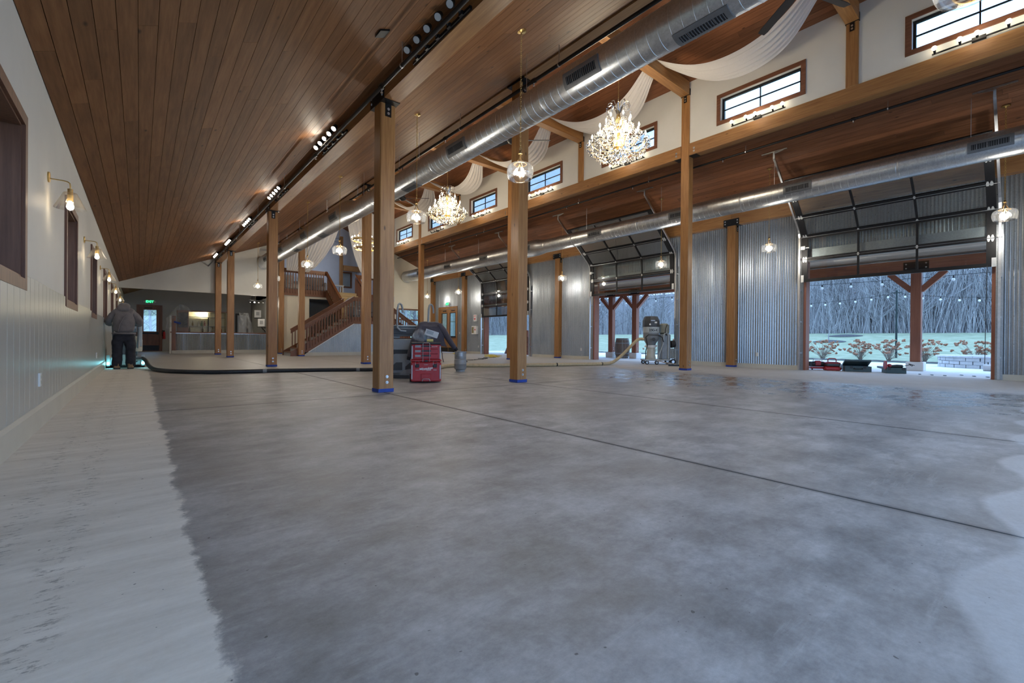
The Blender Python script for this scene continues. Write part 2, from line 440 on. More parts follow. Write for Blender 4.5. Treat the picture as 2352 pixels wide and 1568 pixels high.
bx = MB().box(X0-.3, XF+.4, YN, 33, -.35, -.06)
floor = tag(bx.build('floor', MAT['joint']), 'grey ground concrete floor slab of the hall', kind='structure')
xs = [X0-.3, XL-.03, XM-.02, XR, XF+.3]; ys = [YN, 6.12, 13.85, 21.4, 33]
for i in range(4):
    for j in range(4):
        g = .0075
        MB().box(xs[i]+g, xs[i+1]-g, ys[j]+g, ys[j+1]-g, -.06, 0).build('floor_slab', MAT['floor'], floor)

# ================================================================ LEFT WALL
def wall_with_holes(mb, x0, x1, y0, y1, z0, z1, holes):
    # holes: sorted list of (ya, yb, za, zb)
    y = y0
    for ya, yb, za, zb in holes:
        if ya > y: mb.box(x0, x1, y, ya, z0, z1)
        if za > z0: mb.box(x0, x1, ya, yb, z0, za)
        if zb < z1: mb.box(x0, x1, ya, yb, zb, z1)
        y = yb
    if y < y1: mb.box(x0, x1, y, y1, z0, z1)
LW = [.69, 4.42, 8.10, 11.76, 15.47, 19.2, 22.9]          # window centres
holes = [(c-.55, c+.55, 1.24, 2.40) for c in LW]
mb = MB(); wall_with_holes(mb, X0-.34, X0, YN, 32.6, -.05, 3.28, holes)
wl_ = tag(mb.build('wall_left', MAT['plaster']), 'long white plaster wall with grey board wainscot on the left', kind='structure')
board = MB().bev(0, .018, 0, .197, 0, 1.27, .004).mesh('wainscot_board'); board.materials.append(MAT['wains'])
board_s = MB().bev(0, .018, 0, .197, 0, 1.16, .004).mesh('wainscot_board_low'); board_s.materials.append(MAT['wains'])
y = -1.8
while y < 25.1:
    under = any(c-.62 < y+.1 < c+.62 for c in LW)
    inst('wainscot_board', board_s if under else board, wl_, (X0, y, 0)); y += .2
mb = MB(); mb.prism([(X0, -1.8, .0), (X0+.032, -1.8, 0), (X0+.032, -1.8, .17), (X0+.02, -1.8, .20), (X0, -1.8, .20)], (0, 27, 0))
tag(mb.build('baseboard_left', MAT['basebd']), 'beige baseboard along the left wall', kind='structure')
ordn = ['first','second','third','fourth','fifth','sixth','seventh','eighth']
def left_window(c, lab):
    t = thing('window_%d' % (1+LW.index(c)), lab, None, (X0, c, 1.15)); t['kind'] = 'structure'
    w, z0, z1, tw = .63, 1.15, 2.48, .085
    mbt = MB()
    mbt.box(X0, X0+.022, c-w, c-w+tw, z0, z1).box(X0, X0+.022, c+w-tw, c+w, z0, z1)
    mbt.box(X0, X0+.022, c-w+tw, c+w-tw, z0, z0+tw).box(X0, X0+.022, c-w+tw, c+w-tw, z1-tw, z1)
    mbt.build('casing', MAT['trimZ'], t)
    q = MB(); a, b = c-.55, c+.55
    q.box(X0-.30, X0, a, a+.02, 1.24, 2.40).box(X0-.30, X0, b-.02, b, 1.24, 2.40)
    q.box(X0-.30, X0, a+.02, b-.02, 1.24, 1.26).box(X0-.30, X0, a+.02, b-.02, 2.38, 2.40)
    q.build('reveal', MAT['trimZ'], t)
    fr = MB(); xx = X0-.30
    for za, zb in ((1.26,1.32),(2.32,2.38),(1.81,1.85)): fr.box(xx, xx+.04, a+.02, b-.02, za, zb)
    for ya, yb in ((a+.02,a+.08),(b-.08,b-.02)): fr.box(xx, xx+.04, ya, yb, 1.26, 2.38)
    fr.build('sash', MAT['doorframe'], t)
    MB().box(xx+.015, xx+.02, a+.05, b-.05, 1.29, 1.83).build('pane', MAT['glass'], t)
    MB().box(xx+.015, xx+.02, a+.05, b-.05, 1.83, 2.35).build('pane', MAT['glass'], t)
for k, c in enumerate(LW):
    left_window(c, 'deep wood-cased window in the left wall, %s from the near edge' % ordn[k-1] if k else 'wood-cased left wall window beside the viewpoint')

# ================================================================ CEILINGS
plank = MB().box(-.5, .5, -.5, .5, -.5, .5).mesh('plank')
pl_mats = {}
def plank_ceiling(par, mat, xa, xb, zf, ya, yb, nper, sgn):
    me = plank.copy(); me.materials.append(mat)
    n = int(round(abs(xb-xa)/.1325)); dx = (xb-xa)/n; ang = math.atan2(zf(xb)-zf(xa), xb-xa)
    wdt = abs(dx)/math.cos(ang)-.0045
    for i in range(n):
        xc = xa+dx*(i+.5)
        cuts = sorted([ya+(yb-ya)*(k+random.uniform(.15, .85))/nper for k in range(nper-1)])
        cuts = [ya]+cuts+[yb]
        for p, q in zip(cuts, cuts[1:]):
            o = inst('ceiling_plank', me, par, (xc, (p+q)/2, zf(xc)+.009), (wdt, q-p-.003, .018+random.uniform(0, .003)), (0, -ang, 0))
MAT['deck'] = M('dark_roof_deck', (.02,.015,.012), .9)
def deck(name, xa, xb, zf, ya, yb, label, t=.2):
    mbd = MB().prism([(xa, ya, zf(xa)+.024), (xb, ya, zf(xb)+.024), (xb, ya, zf(xb)+t), (xa, ya, zf(xa)+t)], (0, yb-ya, 0))
    return tag(mbd.build(name, MAT['deck']), label, kind='structure')
c1 = deck('ceiling_left', X0-.34, 5.62, zl, YN, 32.9, 'sloping stained plank ceiling over the left aisle')
plank_ceiling(c1, MAT['ceil'], X0, 5.43, zl, -1.85, 32.6, 6, 1)
c2 = deck('ceiling_right', XR+.11, XF+.4, zr, YN, 26.4, 'dark stained plank ceiling sloping down to the garage doors')
plank_ceiling(c2, MAT['ceil_r'], 11.83, XF, zr, -1.85, 25.75, 4, 1)
c3 = deck('ceiling_nave', 8.63, XR+.25, zn, YN, 32, 'high plank ceiling above the tie beams, right slope')
plank_ceiling(c3, MAT['ceil_r'], 8.63, 11.63, zn, -1.85, 31, 4, 1)
c4 = deck('ceiling_nave_west', XM-.25, 8.63, zn, YN, 32, 'high plank ceiling above the tie beams, left slope')
plank_ceiling(c4, MAT['ceil_r'], 5.63, 8.63, zn, -1.85, 31, 3, 1)

# ================================================================ CLERESTORY WALLS
CW = [.82, 4.575, 8.37, 12.19, 16.0, 19.83, 23.6]
HP = [2.69, 6.46, 10.28, 14.1, 17.92, 21.74]      # posts standing in the clerestory
ch = [(c-.93, c+.93, 6.55, 7.17) for c in CW]
mb = MB(); wall_with_holes(mb, 11.62, 11.80, YN, 31, 6.15, 8.0, ch)
tag(mb.build('wall_clerestory', MAT['plaster']), 'white clerestory wall with small windows above the right beam', kind='structure')
mb = MB(); wall_with_holes(mb, 5.46, 5.62, YN, 31, 5.9, 8.0, ch)
tag(mb.build('wall_clerestory_west', MAT['plaster']), 'white clerestory wall above the middle posts, facing away', kind='structure')
def cl_window(c, x, s, n, lab):
    # s = -1: room lies towards -X
    t = thing('window_%d' % n, lab, None, (x, c, 6.46)); t['kind'] = 'structure'
    def bxx(m, d0, d1, ya, yb, za, zb):
        a, b = sorted((x+s*d0, x+s*d1)); m.box(a, b, ya, yb, za, zb)
    w, z0, z1, tw = 1.018, 6.46, 7.25, .095
    m = MB()
    bxx(m, 0, .025, c-w, c-w+tw, z0, z1); bxx(m, 0, .025, c+w-tw, c+w, z0, z1)
    bxx(m, 0, .025, c-w+tw, c+w-tw, z0, z0+tw); bxx(m, 0, .025, c-w+tw, c+w-tw, z1-tw, z1)
    m.build('casing', MAT['trimY'], t)
    m = MB(); f = .05
    bxx(m, -.16, -.10, c-.92, c-.92+f, 6.56, 7.16); bxx(m, -.16, -.10, c+.92-f, c+.92, 6.56, 7.16)
    bxx(m, -.16, -.10, c-.87, c+.87, 6.56, 6.56+f); bxx(m, -.16, -.10, c-.87, c+.87, 7.16-f, 7.16)
    m.build('sash', MAT['doorframe'], t)
    m = MB(); bxx(m, -.145, -.115, c-.012, c+.012, 6.61, 7.11); bxx(m, -.145, -.115, c-.87, c-.012, 6.848, 6.872); bxx(m, -.145, -.115, c+.012, c+.87, 6.848, 6.872)
    m.build('muntin', MAT['doorframe'], t)
    for ya, yb in ((c-.87, c-.012), (c+.012, c+.87)):
        for za, zb in ((6.61, 6.848), (6.872, 7.11)):
            m = MB(); bxx(m, -.132, -.128, ya, yb, za, zb); m.build('pane', MAT['glass'], t)
for k, c in enumerate(CW):
    cl_window(c, 11.62, -1, 11+k, 'clerestory window with red-brown casing, %s from the right edge of the view' % ordn[k])
    cl_window(c, 5.62, 1, 31+k, 'clerestory window high above the middle posts, number %d from the back' % (k+1))

# ================================================================ POSTS
def bolts(par, pts, nrm, r=.022, t=.02):
    for p in pts:
        p = Vector(p); nrm_ = Vector(nrm)
        MB().cyl(p, p+nrm_*.006, r*1.45, None, 12).cyl(p+nrm_*.006, p+nrm_*t, r*.8, None, 6).build('bolt', MAT['steel'], par)
MB_POST = {}
def post(x, y, ztop, label, tape=True, cap=None, basebolts=True, zb=0, mat='beamZ', half=S, name='timber_post'):
    t = thing(name, label, 'post', (x, y, zb))
    h = half
    MB().loft(None, zb, ztop, x-h, x+h, y-h, y+h, .012).build('shaft', MAT[mat], t)
    if tape:
        m = MB(); e = .003
        m.box(x-h-e, x-h, y-h-e, y+h+e, zb+.004, zb+.055).box(x+h, x+h+e, y-h-e, y+h+e, zb+.004, zb+.058)
        m.box(x-h, x+h, y-h-e, y-h, zb+.004, zb+.056).box(x-h, x+h, y+h, y+h+e, zb+.004, zb+.05)
        m.build('masking_tape', MAT['tape'], t)
    if basebolts:
        bolts(t, [(x+.012, y-h, zb+.15), (x+.012, y-h, zb+.235)], (0,-1,0), .016, .016)
    if cap:      # steel saddle: 'Y' runs along the beam over the post
        z = ztop; cb = MB()
        cb.box(x-h-.012, x+h+.012, y-.24, y+.24, z-.012, z)
        cb.box(x-h-.012, x-h, y-.24, y+.24, z, z+.20).box(x+h, x+h+.012, y-.24, y+.24, z, z+.20)
        cb.box(x-.045, x+.045, y-h-.010, y-h, z-.20, z-.012).box(x-.045, x+.045, y+h, y+h+.010, z-.20, z-.012)
        cb.build('saddle_bracket', MAT['black'], t)
        bolts(t, [(x, y-h-.010, z-.09), (x, y-h-.010, z-.155)], (0,-1,0), .014, .012)
        bolts(t, [(x-h-.012, y-.19, z+.06), (x-h-.012, y-.19, z+.14), (x-h-.012, y+.19, z+.06), (x-h-.012, y+.19, z+.14)], (-1,0,0), .014, .012)
    return t
ZLB = 4.325                                                    # underside of the left beam
post(XL, 6.46, ZLB, 'nearest large timber post with blue tape, left of the red toolboxes', cap='Y')
post(XL, 13.93, ZLB, 'timber post with blue tape, second in the row under the track-light beam', cap='Y')
post(XL, 21.38, ZLB, 'timber post in front of the bar, third in the row under the track-light beam', cap='Y')
post(XL, 25.12, ZLB, 'timber post in front of the bar, farthest in the row under the track-light beam', cap='Y')
ZMB = 5.66
post(XM, 6.46, ZMB, 'tall timber post with blue tape behind the big round duct, right of the propane tank', cap='Y')
post(XM, 13.93, ZMB, 'tall timber post just left of the nearest post, in front of the stairs', cap='Y')
post(XM, 21.38, ZMB, 'timber post standing at the foot of the stairs', cap='Y')
post(XM, 25.12, ZMB, 'timber post behind the stairs beside the cream wall', cap='Y')
ZRB = 5.914
for yy, lab in ((6.46, 'timber post rising to the clerestory beside the grey dust vacuum'), (14.1, 'slim-looking timber post rising to the clerestory, half hidden by the post right of the tank'),
                (21.74, 'timber post of the right row farthest away, left of the double doors')):
    t = post(XR, yy, 7.60, lab)
    z = 7.60; cb = MB()
    cb.box(XR-S-.01, XR+S, yy-S-.012, yy+S+.012, z-.012, z)
    cb.box(XR-S, XR+S, yy-S-.012, yy-S, z, z+.16).box(XR-S, XR+S, yy+S, yy+S+.012, z, z+.16)
    cb.box(XR-S-.012, XR-S, yy-.04, yy+.04, z-.19, z-.012)
    cb.build('saddle_bracket', MAT['black'], t)
    bolts(t, [(XR-S-.012, yy, z-.08), (XR-S-.012, yy, z-.145)], (-1,0,0), .014, .012)
    MB().box(XR-S, XR+S, yy-.32, yy-S, ZRB-.012, ZRB).build('beam_seat', MAT['black'], t)
    MB().box(XR-S, XR+S, yy+S, yy+.32, ZRB-.012, ZRB).build('beam_seat', MAT['black'], t)
for yy, lab in ((2.69, 'short clerestory post between the two nearest high windows'), (10.28, 'short clerestory post right of the far crystal chandelier'), (17.92, 'short clerestory post in the far part of the high white wall')):
    t = post(XR-.02, yy, 7.60, lab, False, None, False, zb=6.243, half=.11, name='clerestory_post')
    x, z = XR-.02, 7.60
    MB().box(x-.12, x+.11, yy-.122, yy+.122, z-.012, z).box(x-.11, x+.1, yy-.122, yy-.11, z, z+.16).box(x-.122, x-.11, yy-.04, yy+.04, z-.19, z-.012).build('saddle_bracket', MAT['black'], t)
    bolts(t, [(x-.122, yy, z-.08), (x-.122, yy, z-.145)], (-1,0,0), .014, .012)
ZWB = 4.53
for yy, lab in ((6.5, 'wall post between corrugated panels, nearest of the right wall'), (14.28, 'wall post between corrugated panels left of the open door with the vacuum'),
                (21.95, 'wall post between the double doors and the heart-sign panel'), (25.6, 'corner wall post left of the double doors')):
    post(XW, yy, ZWB, lab, half=.13, cap='Y')

# ================================================================ BEAMS
def beam(p0, p1, mat, label, name='timber_beam'):
    (x0, y0, z0), (x1, y1, z1) = p0, p1
    m = MB()
    m.box(x0, x1, y0, y1, z0, z1)
    o = m.build(name, mat, at=((x0+x1)/2, (y0+y1)/2, z0)); return tag(o, label, 'beam', 'hall beams')
bays = [(YN, 6.46), (6.46, 13.93), (13.93, 21.38), (21.38, 25.2)]
nm = ['nearest length', 'second length', 'third length', 'farthest length']
for k, (a, b) in enumerate(bays):
    beam((XL-S, a+.003, ZLB), (XL+S, b-.003, zl(XL-S)+.03), MAT['beamY'], 'golden beam carrying the track lights over the left post row, '+nm[k])
    beam((XM-S, a+.003, ZMB), (XM+S, b-.003, 6.0), MAT['beamY'], 'beam over the middle post row behind the big duct, '+nm[k])
rb = [(YN, 6.34), (6.58, 13.98), (14.22, 21.62), (21.86, 25.75)]
for k, (a, b) in enumerate(rb):
    o = beam((XR-S, a, ZRB), (XR+S, b, 6.243), MAT['beamY'], 'golden beam under the clerestory windows, '+nm[k])
    if k > 0: bolts(o, [(XR-S, a+.14, ZRB+.09), (XR-S, a+.14, ZRB+.17)], (-1,0,0), .02, .016)
    bolts(o, [(XR-S, b-.14, ZRB+.09), (XR-S, b-.14, ZRB+.17)], (-1,0,0), .02, .016)
wb = [(YN, 6.5), (6.5, 14.28), (14.28, 21.95), (21.95, 25.7)]
for k, (a, b) in enumerate(wb):
    beam((14.54, a+.003, ZWB), (XF+.02, b-.003, 4.90), MAT['beamY'], 'beam on top of the corrugated right wall, '+nm[k])
for k, yy in enumerate(HP):
    beam((XM+S, yy-S, 7.60), (XR-S if k % 2 else XR-.13, yy+S, 7.945), MAT['beamX'], 'tie beam crossing the high nave, %s from the viewpoint' % ordn[k])

# ================================================================ RIGHT WALL
DOORS = [(.75, 4.5), (8.52, 12.29), (16.22, 20.1)]
ZO = 3.27
DD = (22.92, 24.92, 2.72)         # double door
rh = [(a, b, -.1, ZO) for a, b in DOORS]+[(DD[0], DD[1], -.1, DD[2])]
mb = MB(); wall_with_holes(mb, XF+.03, XF+.22, YN, 26.2, -.1, 5.0, rh)
wr = tag(mb.build('wall_right', MAT['cedarZ']), 'right wall clad in galvanised corrugated sheets between garage doors', kind='structure')
def corr(par, ya, yb, za, zb, x, depth=.021, name='corrugated_sheet', axis='Y', y0=0):
    # corrugated sheet facing -X (axis Y) or facing -Y (axis X, then ya..yb are X)
    P = .0677; n = max(2, int((yb-ya)/P*6))
    def fn(u, v):
        t = ya+(yb-ya)*u; d = depth*.5*math.sin(2*math.pi*t/P)
        return (x+d, t, za+(zb-za)*v) if axis == 'Y' else (t, x+d, za+(zb-za)*v)
    return MB().grid(fn, n, 1).build(name, MAT['galv'], par, True)
def sheets(par, ya, yb, za, zb, x, axis='Y', w=.66):
    n = max(1, round((yb-ya)/w)); d = (yb-ya)/n
    for i in range(n): corr(par, ya+i*d-.01, ya+(i+1)*d+.01, za, zb, x-(.004 if i % 2 else 0), axis=axis)
    sc = MB()
    z = za+.06
    while z < zb:
        t = ya+.1
        while t < yb-.05:
            if axis == 'Y': sc.cyl((x-.016, t, z), (x-.008, t, z), .007, None, 6)
            else: sc.cyl((t, x-.016, z), (t, x-.008, z), .007, None, 6)
            t += .27
        z += .62
    tag(sc.build('screw_heads', MAT['doorframe'], par), kind='stuff')
spans = [(-1.8, .62), (4.62, 8.40), (12.41, 16.1), (20.22, 22.80), (25.04, 25.75)]
for a, b in spans: sheets(wr, a, b, .12, 4.53, XF)
for a, b in DOORS: sheets(wr, a-.12, b+.12, 3.47, 4.53, XF)
sheets(wr, DD[0]-.12, DD[1]+.12, 2.84, 4.53, XF)
m = MB()
for a, b in spans: m.box(XF-.022, XF+.03, a, b, 0, .13)
tag(m.build('baseboard_right', MAT['basebd']), 'beige baseboard below the corrugated panels', kind='structure')
for k, (a, b) in enumerate(DOORS):
    m = MB(); m.box(XF-.02, XF+.03, a-.12, b+.12, 3.24, 3.47)
    for yy0, yy1 in ((a-.13, a-.012), (b+.012, b+.13)): m.box(XF-.03, XF+.03, yy0, yy1, 0, 3.24)
    tag(m.build('trim_%d' % (k+1), MAT['galv']), 'galvanised flashing around the garage door opening', kind='structure')
    m = MB(); m.box(XF+.0, XF+.30, a-.012, a+.05, 0, ZO).box(XF+.0, XF+.30, b-.05, b+.012, 0, ZO).box(XF, XF+.30, a+.05, b-.05, ZO-.06, ZO)
    tag(m.build('trim_%d' % (k+11), MAT['cedarZ']), 'cedar jamb lining of the garage door opening', kind='structure')

# ================================================================ END WALLS
m = MB()
m.prism([(X0-.34, YB, 2.9), (5.45, YB, 2.9), (5.45, YB, zl(5.45)), (X0-.34, YB, zl(X0-.34))], (0, .12, 0))
tag(m.build('wall_far_soffit', MAT['plaster']), 'white dropped wall above the bar opening', kind='structure')
m = MB()
holes = [(-.14, 1.0, -.05, 2.62), (1.9, 4.12, 1.12, 2.33)]
xprev = X0-.34
for xa, xb, za, zb in holes:
    m.prism([(xprev, 32.6, -.05), (xa, 32.6, -.05), (xa, 32.6, zl(xa)), (xprev, 32.6, zl(xprev))], (0, .15, 0))
    if za > 0: m.box(xa, xb, 32.6, 32.75, -.05, za)
    m.prism([(xa, 32.6, zb), (xb, 32.6, zb), (xb, 32.6, zl(xb)), (xa, 32.6, zl(xa))], (0, .15, 0)); xprev = xb
m.prism([(xprev, 32.6, -.05), (5.6, 32.6, -.05), (5.6, 32.6, zl(5.6)), (xprev, 32.6, zl(xprev))], (0, .15, 0))
tag(m.build('wall_bar_back', MAT['greywall']), 'grey back wall behind the bar with the exit door', kind='structure')
tag(MB().box(5.45, 5.62, YB, 32.6, -.05, 5.75).build('wall_bar_side', MAT['greywall']), 'grey side wall at the right of the bar', kind='structure')
# right aisle end wall with a window
m = MB(); Y2 = 25.75
wx0, wx1, wz0, wz1 = 12.35, 13.75, .9, 2.62
def zrr(x): return zr(x)+.03
m.prism([(11.6, Y2, -.05), (wx0, Y2, -.05), (wx0, Y2, zrr(wx0)), (11.6, Y2, zrr(11.6))], (0, .15, 0))
m.box(wx0, wx1, Y2, Y2+.15, -.05, wz0)
m.prism([(wx0, Y2, wz1), (wx1, Y2, wz1), (wx1, Y2, zrr(wx1)), (wx0, Y2, zrr(wx0))], (0, .15, 0))
m.prism([(wx1, Y2, -.05), (15.0, Y2, -.05), (15.0, Y2, zrr(15.0)), (wx1, Y2, zrr(wx1))], (0, .15, 0))
tag(m.build('wall_far_right', MAT['cream']), 'cream end wall of the right aisle with one window', kind='structure')
t = thing('window_50', 'red-brown framed window in the cream end wall behind the grey grinder', None, (wx0, Y2, wz0)); t['kind'] = 'structure'
MB().box(wx0-.09, wx0, Y2-.025, Y2, wz0-.09, wz1+.09).box(wx1, wx1+.09, Y2-.025, Y2, wz0-.09, wz1+.09).box(wx0, wx1, Y2-.025, Y2, wz1, wz1+.09).box(wx0, wx1, Y2-.025, Y2, wz0-.09, wz0).build('casing', MAT['trimZ'], t)
MB().box(wx0, wx1, Y2+.05, Y2+.09, 1.98, 2.05).box(wx0, wx0+.05, Y2+.05, Y2+.09, wz0, wz1).box(wx1-.05, wx1, Y2+.05, Y2+.09, wz0, wz1).box((wx0+wx1)/2-.015, (wx0+wx1)/2+.015, Y2+.05, Y2+.09, wz0, 1.98).build('sash', MAT['trimZ'], t)
for za, zb in ((wz0, 1.98), (2.05, wz1)): MB().box(wx0, wx1, Y2+.068, Y2+.072, za, zb).build('pane', MAT['glass'], t)
# unseen wall behind the viewpoint; two wide openings added to let cool daylight in
m = MB()
for xa, xb, za, zb in ((X0-.34, -.3, -.05, 9.5), (-.3, 5.3, 3.3, 9.5), (5.3, 5.9, -.05, 9.5), (5.9, 11.4, 3.9, 9.5), (11.4, 15.0, -.05, 9.5)):
    m.box(xa, xb, YN-.2, YN, za, zb)
tag(MB().box(-8, 16, -16, YN-.2, -.4, -.02).build('ground_apron', MAT['concrete']), 'pale concrete apron outside the doorways behind the viewpoint', kind='structure')  # unseen pale slab added outside the openings to bounce daylight inside
tag(m.build('wall_near', MAT['plaster']), 'white end wall behind the viewpoint with wide doorways', kind='structure')
# ================================================================ DUCTS
def ang_pt(x, z, r, a): return (x+r*math.cos(a), z+r*math.sin(a))
def duct_section(par, x, z, ya, yb, r, rib=.145):
    prof = []; y = ya; k = 0
    while y < yb-.02:
        prof += [(r, y), (r, min(y+rib-.007, yb-.012)), (r+.003, min(y+rib-.005, yb-.008)), (r+.003, min(y+rib-.002, yb-.004))]
        y += rib
    prof.append((r, yb))
    rs = [[(x+q*math.cos(2*math.pi*k/40), yy, z+q*math.sin(2*math.pi*k/40)) for k in range(40)] for q, yy in prof]
    return MB().rings(rs, False).build('duct_section', MAT['duct'], par, True)
def coupling(par, x, z, y, r):
    MB().lathe([(r+.001, -.03), (r+.0045, -.028), (r+.0045, -.022), (r+.0035, -.02), (r+.0035, .02), (r+.0045, .022), (r+.0045, .028), (r+.001, .03)], (x, y, z), 40, 'Y').build('coupling_band', MAT['duct'], par, True)
def register(par, x, z, y, r, a, ln=.62, h=.21, ns=16):
    rr = r+.014
    da = h/r/2
    def P(yy, aa, q): return (x+q*math.cos(aa), yy, z+q*math.sin(aa))
    fr = MB(); b = .055; db = b/r
    def patch(y0, y1, a0, a1):
        n = 6; vs = []
        rs = [[P(y0, a0+(a1-a0)*i/n, r-.005), P(y0, a0+(a1-a0)*i/n, rr), P(y1, a0+(a1-a0)*i/n, rr), P(y1, a0+(a1-a0)*i/n, r-.005)] for i in range(n+1)]
        fr.rings(rs)
    patch(y-ln/2, y+ln/2, a-da, a-da+db); patch(y-ln/2, y+ln/2, a+da-db, a+da)
    patch(y-ln/2, y-ln/2+b, a-da+db, a+da-db); patch(y+ln/2-b, y+ln/2, a-da+db, a+da-db)
    f = fr.build('register_frame', MAT['regframe'], par)
    bk = MB(); n = 6
    bk.rings([[P(y-ln/2+b, a-da+db+(2*da-2*db)*i/n, r+.001), P(y-ln/2+b, a-da+db+(2*da-2*db)*i/n, r+.002), P(y+ln/2-b, a-da+db+(2*da-2*db)*i/n, r+.002), P(y+ln/2-b, a-da+db+(2*da-2*db)*i/n, r+.001)] for i in range(n+1)])
    bk.build('register_throat', MAT['blackpl'], f)
    sl = MB()
    for i in range(ns):
        yy = y-ln/2+b+(ln-2*b)*(i+.5)/ns
        sl.rings([[P(yy-.003, a-da+db+(2*da-2*db)*j/4, r), P(yy-.003, a-da+db+(2*da-2*db)*j/4, rr), P(yy+.003, a-da+db+(2*da-2*db)*j/4, rr), P(yy+.003, a-da+db+(2*da-2*db)*j/4, r)] for j in range(5)])
    tag(sl.build('register_louvers', MAT['regframe'], f), kind='stuff')
def reducer(par, x, z0, z1, ya, yb, ra, rb):
    rs = []
    for i in range(7):
        u = i/6; w = u*u*(3-2*u); r = ra+(rb-ra)*w; z = z0+(z1-z0)*w; yy = ya+(yb-ya)*u
        rs.append([(x+r*math.cos(2*math.pi*k/40), yy, z+r*math.sin(2*math.pi*k/40)) for k in range(40)])
    MB().rings(rs, False).build('reducer', MAT['duct'], par, True)
def end_cap(par, x, z, y, r):
    MB().lathe([(r+.012, -.05), (r+.012, .0), (r-.02, .015), (.02, .02)], (x, y, z), 40, 'Y', True).build('end_cap', MAT['duct'], par, True)
MAT['regframe'] = M('grey_register_steel', (.16,.165,.17), .45, .6, .1, 10)
DXl, DZs, DZb, Rs, Rb = 4.77, 4.487, 4.57, .24, .315
dl = thing('spiral_duct', 'large round galvanised duct running above the left aisle in front of the middle posts', 'duct', (DXl, 6, DZs))
cuts = [-1.85, 1.6, 4.9, 8.2, 11.2, 12.6]
for a, b in zip(cuts, cuts[1:]):
    duct_section(dl, DXl, DZs, a, b, Rs)
    if b < 12: coupling(dl, DXl, DZs, b, Rs)
reducer(dl, DXl, DZs, DZb, 12.6, 13.25, Rs, Rb)
cuts = [13.25, 16.4, 19.5, 22.6, 25.1]
for a, b in zip(cuts, cuts[1:]):
    duct_section(dl, DXl, DZb, a, b, Rb)
    if b < 25: coupling(dl, DXl, DZb, b, Rb)
end_cap(dl, DXl, DZb, 25.12, Rb)
A_SIDE, A_LOW = R(207), R(262)
for yy, a in ((2.45, A_LOW), (4.05, R(200)), (7.15, R(200)), (9.3, A_LOW), (0.6, R(200))): register(dl, DXl, DZs, yy, Rs, a)
for yy, a in ((13.9, R(196)), (17.1, R(196)), (20.5, R(196)), (23.4, R(196)), (15.6, A_LOW), (18.9, A_LOW), (22, A_LOW)): register(dl, DXl, DZb, yy, Rb, a)
hg = MB()
for yy in (2.0, 5.4, 9.0, 12.2): hg.cyl((DXl, yy, DZs+Rs), (DXl, yy, zl(DXl)), .004, None, 6)
for yy in (15.4, 18.7, 22.1): hg.cyl((DXl, yy, DZb+Rb), (DXl, yy, zl(DXl)), .004, None, 6)
tag(hg.build('hanger_wires', MAT['steel'], dl), kind='stuff')
DXr, DZr, Qs, Qb = 12.75, 4.655, .262, .335
dr = thing('spiral_duct', 'round galvanised duct running past the garage doors in the right aisle', 'duct', (DXr, 6, DZr))
cuts = [-1.85, 2.1, 5.4, 8.7, 11.6, 13.1]
for a, b in zip(cuts, cuts[1:]):
    duct_section(dr, DXr, DZr, a, b, Qs)
    if b < 13: coupling(dr, DXr, DZr, b, Qs)
reducer(dr, DXr, DZr, DZr+.02, 13.1, 13.7, Qs, Qb)
cuts = [13.7, 16.8, 19.9, 23, 25.55]
for a, b in zip(cuts, cuts[1:]):
    duct_section(dr, DXr, DZr+.02, a, b, Qb)
    if b < 25: coupling(dr, DXr, DZr+.02, b, Qb)
end_cap(dr, DXr, DZr+.02, 25.58, Qb)
for yy in (.72, 3.99, 7.18, 10.42): register(dr, DXr, DZr, yy, Qs, R(184))
for yy in (14.1, 17.05, 20.26, 23.3): register(dr, DXr, DZr+.02, yy, Qb, R(184))
hg = MB()
for yy in (1.0, 4.6, 7.9, 11.0, 14.6, 17.9, 21, 24.2): hg.cyl((DXr, yy, DZr+.25), (DXr, yy, zr(DXr)), .004, None, 6)
tag(hg.build('hanger_wires', MAT['steel'], dr), kind='stuff')

# ================================================================ SPRINKLER PIPES
def pipe(x, z, y0, y1, ztop, lab, r=.026):
    t = thing('sprinkler_pipe', lab, 'pipe', (x, y0, z))
    MB().cyl((x, y0, z), (x, y1, z), r, None, 12).build('pipe_run', MAT['black'], t, True)
    y = y0+1.2
    while y < y1:
        MB().lathe([(r+.012, -.035), (r+.012, .035)], (x, y+.6, z), 12, 'Y').build('fitting', MAT['black'], t, True)
        MB().cyl((x, y+.6, z-r), (x, y+.6, z-r-.05), .012, .005, 8).cyl((x, y+.6, z-r-.05), (x, y+.6, z-r-.056), .018, None, 8).build('sprinkler_head', MAT['steel'], t)
        MB().cyl((x, y, z), (x, y, ztop), .006, None, 6).lathe([(r+.004, -.012), (r+.004, .012)], (x, y, z), 12, 'Y').build('hanger', MAT['steel'], t)
        y += 2.9
pipe(2.46, 4.16, YN, YB, zl(2.46), 'black sprinkler pipe beside the beam with the track lights')
pipe(5.2, 5.27, YN, YB, zl(5.2), 'black sprinkler pipe above the big left duct', .03)
pipe(12.2, zr(12.2)-.16, YN, 25.7, zr(12.2), 'black sprinkler pipe under the dark right ceiling')
pipe(10.2, zn(10.2)-.14, YN, 30, zn(10.2), 'black sprinkler pipe under the high nave ceiling')

